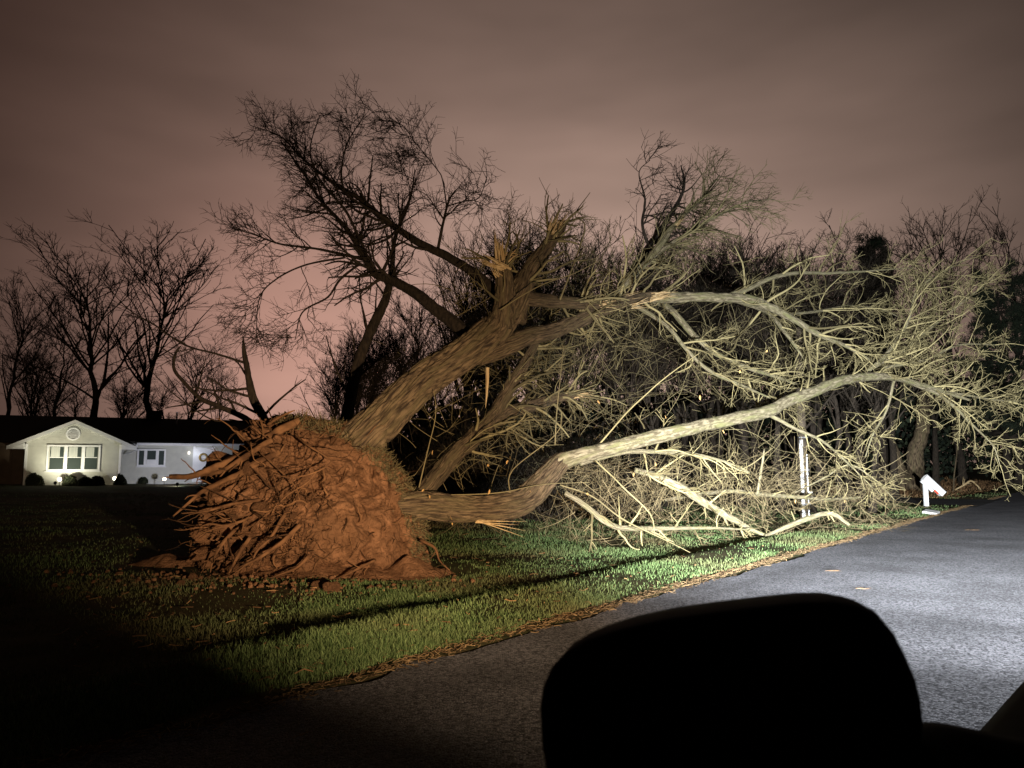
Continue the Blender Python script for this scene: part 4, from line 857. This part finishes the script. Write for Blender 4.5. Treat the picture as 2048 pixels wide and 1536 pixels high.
# ================================================================== HOUSE
HA = R_(24); hp = at(147, 931, 41.0); hz = float(height(hp[0], hp[1])) + .0
house = empty('house', (hp[0], hp[1], 0.575), HA); tag(house, 'low house with a floodlit pale gable and dark roof beyond the lawn', 'house')
GW, EV, AP = 2.25, 2.35, 3.45       # half width, eave and apex heights of the gable
def prism_x(name, poly, x0, x1, mat, parent):
    """polygon in y,z extruded along x"""
    bm = bmesh.new(); a = [bm.verts.new((x0, *p)) for p in poly]; b = [bm.verts.new((x1, *p)) for p in poly]
    bm.faces.new(a); bm.faces.new(b[::-1])
    for i in range(len(poly)):
        j = (i + 1) % len(poly); bm.faces.new((a[j], a[i], b[i], b[j]))
    bmesh.ops.recalc_face_normals(bm, faces=bm.faces); return mesh_bm(name, bm, mat, parent)
# gable wall with its lapped boards
gw = prism('wall', [(-GW, -.3), (GW, -.3), (GW, EV), (0, AP - .08), (-GW, EV)], 0, 4.0, M['siding'], house)
zc = 0.0; bh = 0.19
while zc < AP - .25:
    half = GW - .002 if zc + bh < EV else GW * (AP - .10 - zc - bh) / (AP - .10 - EV)
    if half > .15:
        bm = bmesh.new(); vs_ = [bm.verts.new(c) for c in [(-half, -.022, zc), (half, -.022, zc), (half, -.004, zc + bh - .01), (-half, -.004, zc + bh - .01), (-half, .002, zc), (half, .002, zc)]]
        bm.faces.new(vs_[:4]); bm.faces.new((vs_[0], vs_[4], vs_[5], vs_[1])); mesh_bm('board', bm, M['siding'], gw)
    zc += bh
mw = box('wall', (GW + .003, 1.3, -.3), (12.5, 1.5, 2.30), M['siding'], house)
zc = 0.0
while zc < 2.25:
    bm = bmesh.new(); vs_ = [bm.verts.new(c) for c in [(GW + .05, 1.278, zc), (12.4, 1.278, zc), (12.4, 1.296, zc + bh - .01), (GW + .05, 1.296, zc + bh - .01), (GW + .05, 1.302, zc), (12.4, 1.302, zc)]]
    bm.faces.new(vs_[:4]); bm.faces.new((vs_[0], vs_[4], vs_[5], vs_[1])); mesh_bm('board', bm, M['siding'], mw); zc += bh
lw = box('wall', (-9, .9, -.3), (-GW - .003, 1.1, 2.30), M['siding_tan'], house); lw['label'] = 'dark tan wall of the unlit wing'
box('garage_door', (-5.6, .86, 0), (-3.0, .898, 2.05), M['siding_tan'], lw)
# roofs
roof = prism_x('roof', [(.55, 2.32), (4.4, 3.85), (8.2, 2.32), (8.2, 2.44), (4.4, 3.98), (.55, 2.44)], -10.5, 13, M['roof'], house)
gr = prism('roof', [(-3.05, EV - .36), (0, AP - .02), (3.05, EV - .36), (3.05, EV - .26), (0, AP + .10), (-3.05, EV - .26)], -.40, 4.2, M['roof'], house)
prism('soffit', [(-3.02, EV - .385), (0, AP - .045), (3.02, EV - .385), (3.02, EV - .364), (0, AP - .024), (-3.02, EV - .364)], -.38, .8, M['white'], house)
prism('rake_board', [(-3.06, EV - .44), (0, AP - .10), (0, AP + .085), (-3.06, EV - .25)], -.43, -.402, M['white'], house)
prism('rake_board', [(3.06, EV - .44), (0.002, AP - .10), (0.002, AP + .085), (3.06, EV - .25)], -.43, -.402, M['white'], house)
prism('eave_return', [(-2.98, EV - .40), (-2.30, EV - .40), (-2.30, EV - .10)], -.38, 0.02, M['white'], house)
prism('eave_return', [(2.98, EV - .40), (2.30, EV - .40), (2.30, EV - .10)], -.38, 0.02, M['white'], house)
box('corner_board', (-GW - .03, -.05, 0), (-GW + .09, .06, EV - .12), M['white'], house)
box('corner_board', (GW - .09, -.05, 0), (GW + .03, .06, EV - .12), M['white'], house)
box('gutter', (3.0, .42, 2.22), (12.8, .56, 2.36), M['white'], house, .02)
box('soffit', (2.4, .57, 2.26), (12.5, 1.298, 2.30), M['white'], house)
box('downspout', (2.98, .46, 1.95), (3.06, .54, 2.22), M['white'], house)
V, F = tubes(np.array([[[3.02, .5, 1.97], [2.7, .9, 1.80], [2.36, 1.24, 1.72]]]), np.full((1, 3), .04), 8); mesh_np('downspout', V, F, M['white'], house)
vent = lathe('gable_vent', [(0, 0), (.26, 0), (.27, .05), (.33, .06), (.35, .03), (.35, 0)], M['white'], house, (-.1, -.022, AP - .66), Matrix.Rotation(R_(90), 4, 'X'), 28)
for k in range(6):
    z_ = AP - .85 + k * .075; hw = math.sqrt(max(.01, .25 ** 2 - (z_ - AP + .66) ** 2)); box('slat', (-.1 - hw, -.062, z_), (-.1 + hw, -.03, z_ + .03), M['white'], vent)
# triple window
def window(x0, x1, z0, z1, y, cols, curtain, name='window'):
    w = empty(name, (0, 0, 0), 0, house); fr = .09
    f = bmesh.new(); f.free()
    box('frame', (x0, y - .06, z1 - fr), (x1, y + .02, z1), M['white'], w); box('frame', (x0, y - .06, z0), (x1, y + .02, z0 + fr), M['white'], w)
    box('frame', (x0, y - .058, z0 + fr), (x0 + fr, y + .02, z1 - fr), M['white'], w); box('frame', (x1 - fr, y - .058, z0 + fr), (x1, y + .02, z1 - fr), M['white'], w)
    box('sill', (x0 - .05, y - .10, z0 - .05), (x1 + .05, y + .02, z0 - .002), M['white'], w)
    cuts = cols; zm = (z0 + z1) / 2 + .03
    for i, (a, b) in enumerate(cuts):
        a = x0 + a * (x1 - x0); b = x0 + b * (x1 - x0)
        if i: box('mullion', (a - .16, y - .055, z0 + fr), (a - .001, y + .02, z1 - fr), M['white'], w)
        box('pane', (a, y - .012, z0 + fr), (b, y - .008, z1 - fr), M['glass'], w)
        if curtain:
            box('sash_rail', (a, y - .035, zm - .02), (b, y - .013, zm + .02), M['white'], w)
            box('curtain', (a + .04, y - .0075 - .012, zm + .03), (a + (b - a) * .72, y - .0125, z1 - fr - .02), M['curtain'], w)
            for q in (.2, .5): box('muntin', (a + (b - a) * q, y - .026, zm + .021), (a + (b - a) * q + .02, y - .0205, z1 - fr), M['siding'], w)
    return w
window(-1.28, 1.26, .78, 2.18, -.03, [(.06, .31), (.385, .635), (.71, .945)], True)
w2 = window(3.02, 4.52, 1.02, 2.02, 1.268, [(.07, .25), (.345, .66), (.755, .945)], False)
box('air_conditioner', (3.52, 1.16, 1.11), (4.02, 1.25, 1.42), M['white'], w2, .02)
# front door with wreath
dr = box('door', (6.1, 1.25, .12), (7.05, 1.298, 2.14), M['white'], house, .01)
box('door_frame', (5.98, 1.23, .1), (6.098, 1.297, 2.2), M['white'], dr); box('door_frame', (7.052, 1.23, .1), (7.16, 1.297, 2.2), M['white'], dr)
a = np.linspace(0, 2 * np.pi, 25); V, F = tubes(np.stack([6.55 + .2 * np.cos(a), 1.22 + 0 * a, 1.55 + .2 * np.sin(a)], -1)[None], np.full((1, 25), .06), 8); mesh_np('wreath', V, F, M['flower'], dr)
box('chimney', (3.3, 4.1, 3.7), (4.15, 4.7, 4.45), M['shaded_bark'], house, .03)
V, F = tubes(np.array([[[5.0, 3.5, 3.4], [5.0, 3.5, 3.9], [5.0, 3.5, 4.35]]]), np.full((1, 3), .045), 8); mesh_np('vent_pipe', V, F, M['white'], house)
# porch lamp by the door
pl = lathe('porch_lamp', [(0, .0), (.06, .0), (.075, .16), (.02, .20), (0, .21)], emat('porch_bulb', (1, .92, .78), 1.1), house, (5.75, 1.18, 1.72))
box('bracket', (5.73, 1.2, 1.78), (5.77, 1.277, 1.84), M['black'], pl)
def lamp_at(parent, loc, kind, energy, col, **kw):
    l = bpy.data.lights.new('lamp', kind); l.energy = energy; l.color = col
    for k, v in kw.items(): setattr(l, k, v)
    o = bpy.data.objects.new('lamp', l); link(o, parent); o.location = loc; return o
lamp_at(pl, (6.1, .85, 1.75), 'POINT', 4, (.86, .90, 1), shadow_soft_size=.08)
def beam(o, pts):
    """vertical beam pattern of a road lamp: (sine of elevation, factor)"""
    l = o.data; l.use_nodes = True; t = l.node_tree; e = t.nodes['Emission']
    g = t.nodes.new('ShaderNodeNewGeometry'); x = t.nodes.new('ShaderNodeSeparateXYZ'); t.links.new(g.outputs['Incoming'], x.inputs[0])
    m = t.nodes.new('ShaderNodeMapRange'); m.inputs['From Min'].default_value = -.5; m.inputs['From Max'].default_value = .5; t.links.new(x.outputs['Z'], m.inputs['Value'])
    r = t.nodes.new('ShaderNodeValToRGB'); el = r.color_ramp.elements
    while len(el) > 1: el.remove(el[-1])
    for i, (z, f) in enumerate(pts):
        q = el[0] if i == 0 else el.new(min(max(z + .5, 0), 1)); q.position = min(max(z + .5, 0), 1); q.color = (f, f, f, 1)
    t.links.new(m.outputs[0], r.inputs[0]); t.links.new(r.outputs[0], e.inputs['Strength'])
def house_pt(x, y):
    v = Matrix.Rotation(HA, 3, 'Z') @ Vector((x, y, 0)); return hp[0] + v.x, hp[1] + v.y
# floodlights in the flower bed, aimed up the gable
for k, (x, y, aim, e, lb) in enumerate([(-.55, -2.0, (-.2, 0, 2.4), 420, 'small floodlight in the bed aimed at the floodlit gable'), (5.2, -3.0, (5.0, 1.3, 1.4), 330, 'small floodlight in the bed aimed at the grey wall')]):
    wx, wy = house_pt(x, y); wz = float(height(wx, wy)); root = empty('floodlight', (wx, wy, wz), HA); tag(root, lb, 'lamp')
    box('stake', (-.015, -.015, -.05), (.015, .015, .12), M['black'], root)
    lathe('lamp_housing', [(0, -.10), (.06, -.09), (.08, .02), (.07, .02), (.0, .0)], M['black'], root, (0, 0, .18), Matrix.Rotation(R_(-40), 4, 'X'))
    d = Vector(aim) - Vector((x, y, .25)); o = lamp_at(root, (0, .06, .27), 'SPOT', e, (1, .95, .72) if k == 0 else (.85, .86, 1), spot_size=R_(125), spot_blend=.9, shadow_soft_size=.04)
    o.rotation_euler = d.to_track_quat('-Z', 'Y').to_euler()
# path lights
for px, lb in ((121, 'round glowing path light in the bed below the wide window'), (231, 'round glowing path light at the corner of the gable'), (330, 'round glowing path light beside the broken root end')):
    q = at(px, 931, 39.8 + (px - 121) * .012); wx, wy = q[0], q[1]; wz = float(height(wx, wy)); root = empty('path_light', (wx, wy, wz)); tag(root, lb, 'lamp', 'path lights along the house bed')
    lathe('stake', [(0, -.02), (.015, -.02), (.015, .27), (0, .27)], M['black'], root, seg=8)
    lathe('globe', [(0, .26), (.07, .28), (.10, .36), (.07, .44), (0, .46)], emat('globe_glow', (1, .86, .62), 9), root, seg=14)
    lamp_at(root, (0, 0, .62), 'POINT', 1.6, (1, .8, .5), shadow_soft_size=.08)
# shrubs
def shrub(px, Y, w, h, label, seed, mat='shrub'):
    rg = np.random.default_rng(seed); q = at(px, 931, Y); z = float(height(q[0], q[1])); root = empty('shrub', (q[0], q[1], z)); tag(root, label, 'shrub')
    n = 12; D = unit(rg.normal(0, .5, (n, 3)) + np.array([0, 0, 1])); P = D[:, None] * np.linspace(0, h * .8, 5)[None, :, None]; V, F = tubes(P, np.full((n, 5), .015), 4); mesh_np('stem', V, F, M['shaded_bark'], root)
    m = 2600; d = unit(rg.normal(size=(m, 3))); d[:, 2] = np.abs(d[:, 2]); lump = 1 + .18 * fbm(d * 2.2 + seed, 2, seed); A = d * np.array([w / 2, w / 2, h]) * (rg.random(m) ** .25 * lump)[:, None] + np.array([0, 0, .03])
    u = unit(rg.normal(size=(m, 3))) * .035; v = unit(np.cross(u, rg.normal(size=(m, 3)))) * .05; V = np.stack([A - u, A + v, A + u, A - v], 1).reshape(-1, 3)
    o = mesh_np('foliage', V, np.arange(m * 4).reshape(-1, 4), M[mat], root, smooth=False); o['kind'] = 'stuff'
for k, (px, Y, w, h, lb) in enumerate([(px, Y, w * .85, h * .78, lb) for px, Y, w, h, lb in [(72, 39.6, 1.0, .75, 'dark round shrub at the unlit end of the house bed'), (143, 40.4, .85, .62, 'dark shrub under the middle of the wide window'), (172, 40.3, .9, .58, 'low shrub under the wide window, second in the bed'), (197, 40.2, .85, .6, 'low shrub under the wide window nearest the corner'), (242, 41.2, .75, .72, 'dark square shrub at the corner of the gable'), (288, 43.5, .6, .42, 'small dark shrub below the three-part window')]]):
    shrub(px, Y, w, h, lb, 800 + k)

# ================================================================== pole, mailbox, roadside things
q = atg(1606, 23.5); pole = empty('utility_pole', tuple(q)); tag(pole, 'wooden pole with a bright metal conduit behind the fallen crown', 'pole')
V, F = tubes(np.array([[[0, 0, -.2], [0, 0, 2.5], [0.02, 0, 4.6], [0.03, 0, 6.0]]]), np.array([[.14, .135, .12, .11]]), 16); mesh_np('post', V, F, M['wood_post'], pole)
V, F = tubes(np.array([[[-.10, -.16, 0], [-.10, -.16, 1.2], [-.10, -.16, 1.9], [-.09, -.15, 2.45]]]), np.full((1, 4), .055), 14); cd = mesh_np('conduit', V, F, M['white'], pole)
V, F = tubes(np.array([[[.06, -.17, 0], [.06, -.17, 1.2], [.06, -.17, 2.0]]]), np.full((1, 3), .035), 12); mesh_np('conduit', V, F, M['steel'], pole)
box('meter_box', (.04, -.27, .62), (.17, -.155, .86), M['white'], pole, .01)
for z_ in (.45, 1.5, 2.5): box('strap', (-.18, -.235, z_), (.10, -.13, z_ + .04), M['steel'], pole)
q = atg(1853, 29.6); mb = empty('mailbox', tuple(q)); tag(mb, 'knocked-askew white mailbox on a white post beside the driveway', 'mailbox')
box('post', (-.17, -.06, -.2), (-.02, .06, .98), M['white'], mb, .012)
arm = box('arm', (-.30, -.05, .80), (.28, .05, .90), M['white'], mb, .01); arm.matrix_parent_inverse = Matrix.Identity(4)
def tilt(o, piv, ang): o.matrix_local = Matrix.Translation(piv) @ Matrix.Rotation(ang, 4, 'Y') @ Matrix.Translation(-Vector(piv))
tilt(arm, (-.1, 0, .85), R_(44))
bx = []
a = np.linspace(0, np.pi, 9); prof = [(-.13, 0)] + [(.13 * -math.cos(t_), .16 + .12 * math.sin(t_)) for t_ in a] + [(.13, 0)]
bm = bmesh.new(); A_ = [bm.verts.new((-.30, p_[0], p_[1] + .92)) for p_ in prof]; B_ = [bm.verts.new((.62, p_[0], p_[1] + .92)) for p_ in prof]
bm.faces.new(A_); bm.faces.new(B_[::-1])
for i in range(len(prof)): j = (i + 1) % len(prof); bm.faces.new((A_[j], A_[i], B_[i], B_[j]))
bmesh.ops.recalc_face_normals(bm, faces=bm.faces); bxo = mesh_bm('box', bm, M['white'], mb, bevel=.012); tilt(bxo, (-.1, 0, .85), R_(44))
dd = box('door', (.622, -.12, .93), (.64, .12, 1.17), M['white'], bxo, .01); hd = box('handle', (.64, -.03, 1.12), (.67, .03, 1.14), M['white'], dd)
fl = box('flag', (.25, -.155, .84), (.45, -.135, .91), M['red'], mb); tilt(fl, (-.1, 0, .85), R_(44))
# white board knocked to the road edge
r_ = ray(1872, 1031); p = r_ * (-EYE / r_[2]); wb = box('fallen_board', (-.32, -.22, 0), (.32, .22, .10), M['white'], None, .02); wb.location = (p[0], p[1] + .3, .03); wb.rotation_euler = (R_(8), R_(-4), R_(52)); tag(wb, 'white board lying at the road edge below the mailbox', 'board')
# splintered yellow branch on the far verge
branch_thing('splintered_branch', [(1900, 985, 48, 6), (1925, 972, 48, 9), (1942, 962, 48, 9), (1955, 972, 48, 7), (1962, 980, 48, 4)], 'splintered yellow branch lying on the far verge beyond the mailbox', mat='splinter', tw='splinter', k=8, seed=710, l1=(3, (.3, .8), (30, 70), .5, .1), l2=(2, (.2, .4), (30, 70), .5, .1))
branch_thing('sapling', [(1906, 985, 46, 5), (1909, 950, 46, 5), (1913, 910, 46, 4), (1915, 860, 46, 3), (1918, 800, 46, 2)], 'thin straight sapling standing just beyond the mailbox', 'tree', 'bark', 'far_twig', k=8, seed=711, l1=(2, (.4, 1.2), (20, 50), .4, .1), l2=(3, (.2, .5), (30, 60), .4, .1))
# sticks and leaves on the asphalt
for k, (px, py, ln, az, lb) in enumerate([(1665, 1150, .32, .1, 'small straw wisp lying alone in the middle of the bright road'), (1500, 1292, .0, 0, ''), (1740, 1300, .0, 0, ''), (1945, 1065, .5, -.1, 'thin twig on the road nearest the mailbox'), (1725, 1187, .22, -.3, 'short thin twig on the bright road'), (500, 1366, .45, .15, 'pale stick lying on the verge at the dark road edge'), (600, 1492, .16, 1.0, 'dead leaf stalk on the dark asphalt'), (1120, 1236, .35, .35, 'pale stick lying along the edge of the asphalt')]):
    if not lb: continue
    r_ = ray(px, py); p = r_ * (-EYE / r_[2]); x_, y_ = p[0], p[1]; s_, _ = to_st(x_, y_); zg = max(float(height(x_, y_)), .05 if s_ < -.2 else .02) + .012
    P = np.stack([np.linspace(-.5, .5, 7) * ln * math.cos(az), np.linspace(-.5, .5, 7) * ln * math.sin(az) + .02 * np.sin(np.arange(7) * 1.3), np.full(7, .0)], -1)
    a_, b_ = P[None], np.full((1, 7), .0032); c_, rc_ = spawn(a_, b_, 22, (.06, .20), 5, curl=.9, wig=.2, rmin=.002, rmax=.003); c_[..., 2] = np.abs(c_[..., 2]) * .3
    V, F = merge([tubes(a_, b_, 5), tubes(c_, rc_, 3)] if len(c_) else [tubes(a_, b_, 5)])
    o = mesh_np('twig', V * .7, F, M['litter']); o.location = (x_, y_, zg); tag(o, lb, 'twig')
# tiny far lamps seen between the stems
for k, (px, py, Y, lb) in enumerate([(871, 929, 70, 'tiny white lamp far off between the root plate and the stems'), (1026, 966, 62, 'faint tiny lamp far off low behind the stems')]):
    o = lathe('distant_lamp', [(0, -.11), (.08, -.08), (.11, 0), (.08, .08), (0, .11)], emat('far_lamp_glow', (.85, .95, 1), 6 if k == 0 else 2), None, seg=10); o.location = at(px, py, Y); tag(o, lb, 'lamp')

# ================================================================== THE VEHICLE the picture is taken from
car = empty('parked_vehicle', (0, 0, 0), math.pi / 2 - TH); tag(car, 'dark vehicle in the foreground with a big black door mirror', 'vehicle')
# local axes: x forward, y left, z up; the camera is at (0, 0, EYE) by the driver's window
YL = 0.265; YR = -1.60
def rbox(name, lo, hi, mat, bev, parent=car): return box(name, lo, hi, mat, parent, bev)
hood = rbox('hood', (1.05, YR + .28, 1.04), (2.42, YL - .17, 1.14), M['paint'], .035)
box('hood_latch', (2.0, YL - .20, 1.12), (2.16, YL - .165, 1.17), M['black'], hood, .008)
rbox('engine_bay', (1.05, YR + .30, .55), (2.38, YL - .22, 1.035), M['paint'], .02)
def fender(side):
    y0, y1 = (YL - .28, YL) if side > 0 else (YR, YR + .28)
    xs = np.linspace(1.02, 3.0, 28); top = 1.10 - .55 * np.clip((np.abs(xs - 1.96) - .70) / .34, 0, 1) ** 1.6
    bm = bmesh.new(); L = []
    for x_, z_ in zip(xs, top):
        c = .04
        if side > 0: y1 = YL - .08 * max(0, x_ - 1.88)
        ring = [(y0, z_), (y0 + c, z_ + .012) if side < 0 else (y0, z_ + .012), (y1 - c, z_ + .012), (y1 - .01, z_ - .002), (y1, z_ - .03), (y1, z_ - .10), (y1 - .03, z_ - .10), (y0, z_ - .07)]
        L.append([bm.verts.new((x_, a, b)) for a, b in ring])
    for a, b in zip(L[:-1], L[1:]):
        for i in range(8): bm.faces.new((a[i], a[(i + 1) % 8], b[(i + 1) % 8], b[i]))
    bm.faces.new(L[0]); bm.faces.new(L[-1][::-1]); bmesh.ops.recalc_face_normals(bm, faces=bm.faces)
    return mesh_bm('fender', bm, M['black'], car, smooth=True)
fl_ = fender(1); fender(-1)
rbox('grille', (2.40, YR + .34, .58), (2.50, YL - .24, 1.02), M['paint'], .02)
rbox('bumper', (2.72, YR + .05, .42), (2.98, YL - .12, .62), M['black'], .03)
rbox('cowl', (.72, YR + .10, .95), (1.04, YL - .10, 1.08), M['black'], .03)
door = rbox('door', (-.45, YL - .09, .45), (.70, YL - .01, 1.12), M['paint'], .02); box('handle', (-.30, YL - .008, .98), (-.14, YL + .02, 1.01), M['black'], door, .006)
rbox('door', (-.45, YR + .01, .45), (.70, YR + .09, 1.12), M['paint'], .02)
rbox('rear_body', (-2.1, YR + .02, .45), (-.46, YL - .02, 1.14), M['paint'], .04)
rbox('floor_pan', (-2.0, YR + .12, .38), (1.0, YL - .12, .44), M['black'], .0)
def wheel(x_, y_):
    w = lathe('wheel', [(.17, -.10), (.20, -.11), (.36, -.12), (.385, -.09), (.385, .09), (.36, .12), (.20, .11), (.17, .10)], M['rubber'], car, (x_, y_, .385), Matrix.Rotation(R_(90), 4, 'X'), 32)
    lathe('rim', [(0, -.05), (.06, -.06), (.17, -.02), (.19, -.09), (.19, .09), (.17, .02), (.06, .06), (0, .05)], M['steel'], w, (x_, y_, .385), Matrix.Rotation(R_(90), 4, 'X'), 20)
for x_ in (1.85, -1.2):
    for y_ in (YL - .15, YR + .15): wheel(x_, y_)
# headlights
for y_ in (YL - .42, YR + .42):
    h = lathe('headlight', [(0, .0), (.08, .012), (.095, -.01), (.10, -.05), (0, -.05)], emat('headlight_lens', (.9, .97, 1), 5), car, (2.53, y_, .86), Matrix.Rotation(R_(90), 4, 'Y'), 24)
    o = lamp_at(car, (3.05, y_, .88), 'SPOT', HEAD_W, HEAD_C, spot_size=R_(103), spot_blend=1.0, shadow_soft_size=.06); o.rotation_euler = Vector((1, 0.02, .015)).to_track_quat('-Z', 'Y').to_euler(); beam(o, [(-.5, .01), (-.30, .014), (-.20, .045), (-.13, .28), (-.08, 1), (-.04, 1), (.03, 1), (.14, .6), (.30, .3), (.5, .15)])
# amber turn lamp on the fender corner
box('turn_lamp', (2.40, YL - .002, .80), (2.50, YL + .016, .86), emat('amber_lens', (1, .5, .12), 4), car, .004)
o = lamp_at(car, (2.47, YL + .10, .84), 'SPOT', AMBER_W, AMBER_C, spot_size=R_(71), spot_blend=1.0, shadow_soft_size=.04)
aim = np.array([-0.9, 12.0, 2.2]); lw_ = np.array([*(DV * 2.47 + NV * (YL + .06)), .84]); dw = aim - lw_
dl = Vector((float(dw[:2] @ DV), float(dw[:2] @ NV), float(dw[2]))); o.rotation_euler = dl.to_track_quat('-Z', 'Y').to_euler(); beam(o, [(-.5, .004), (-.28, .045), (-.20, .13), (-.15, .34), (-.09, .75), (0, 1), (.16, .85), (.3, .5), (.5, .2)])
# door mirror
mo = [(1076, 1420), (1082, 1378), (1100, 1338), (1130, 1305), (1170, 1282), (1240, 1260), (1330, 1240), (1430, 1226), (1530, 1214), (1610, 1206), (1670, 1205), (1720, 1214), (1762, 1236), (1792, 1272), (1814, 1315), (1834, 1362), (1845, 1405), (1850, 1450), (1846, 1560), (1820, 1640), (1770, 1680), (1660, 1700), (1400, 1705), (1220, 1690), (1140, 1655), (1098, 1590), (1080, 1500)]
YM = .53
W3 = np.array([at(a, b, YM) for a, b in mo]); lx = np.stack([W3[:, :2] @ DV, W3[:, :2] @ NV, W3[:, 2]], -1)
cm_ = lx.mean(0); away = np.array([math.cos(R_(22)), math.sin(R_(22)), 0.0]); nM = len(lx)
rings = [(cm_ + (lx - cm_) * .90, .006), (cm_ + (lx - cm_) * .965, -.004), (lx, .006), (cm_ + (lx - cm_) * 1.0, .03), (cm_ + (lx - cm_) * .95, .065), (cm_ + (lx - cm_) * .78, .095), (cm_ + (lx - cm_) * .40, .108), (cm_ + (lx - cm_) * .02, .11)]
V = np.concatenate([a + away * b for a, b in rings]); i = np.arange(len(rings) - 1)[:, None] * nM; j = np.arange(nM)[None]; j2 = (j + 1) % nM
F = np.stack([i + j, i + j2, i + nM + j2, i + nM + j], -1).reshape(-1, 4)
mir = mesh_np('door_mirror', V, F, M['black'], car); mir['label'] = 'black rounded door mirror seen against the road'
gm = glass_mat('mirror_glass', (.01, .01, .011), .1)
V = np.concatenate([cm_ + (lx - cm_) * .905 + away * .008, [cm_ + away * .008]]); F = np.stack([np.arange(nM), (np.arange(nM) + 1) % nM, np.full(nM, nM)], -1)
mesh_np('mirror_glass', V, F, gm, mir, smooth=False)
# mirror arm running back to the door
def lv(px, py, Y): p = at(px, py, Y); return np.array([p[:2] @ DV, p[:2] @ NV, p[2]])
pa = np.array([lv(1800, 1560, .56), lv(1880, 1545, .58), lv(1960, 1560, .58), lv(2060, 1585, .57), lv(2200, 1610, .55), lv(2380, 1650, .5)])
C, L = catmull(np.concatenate([pa, np.array([[.036], [.034], [.034], [.036], [.04], [.045]])], 1), 24); V, F = tubes(C[None, :, :3], C[None, :, 3], 14); mesh_np('mirror_arm', V, F, M['black'], mir)
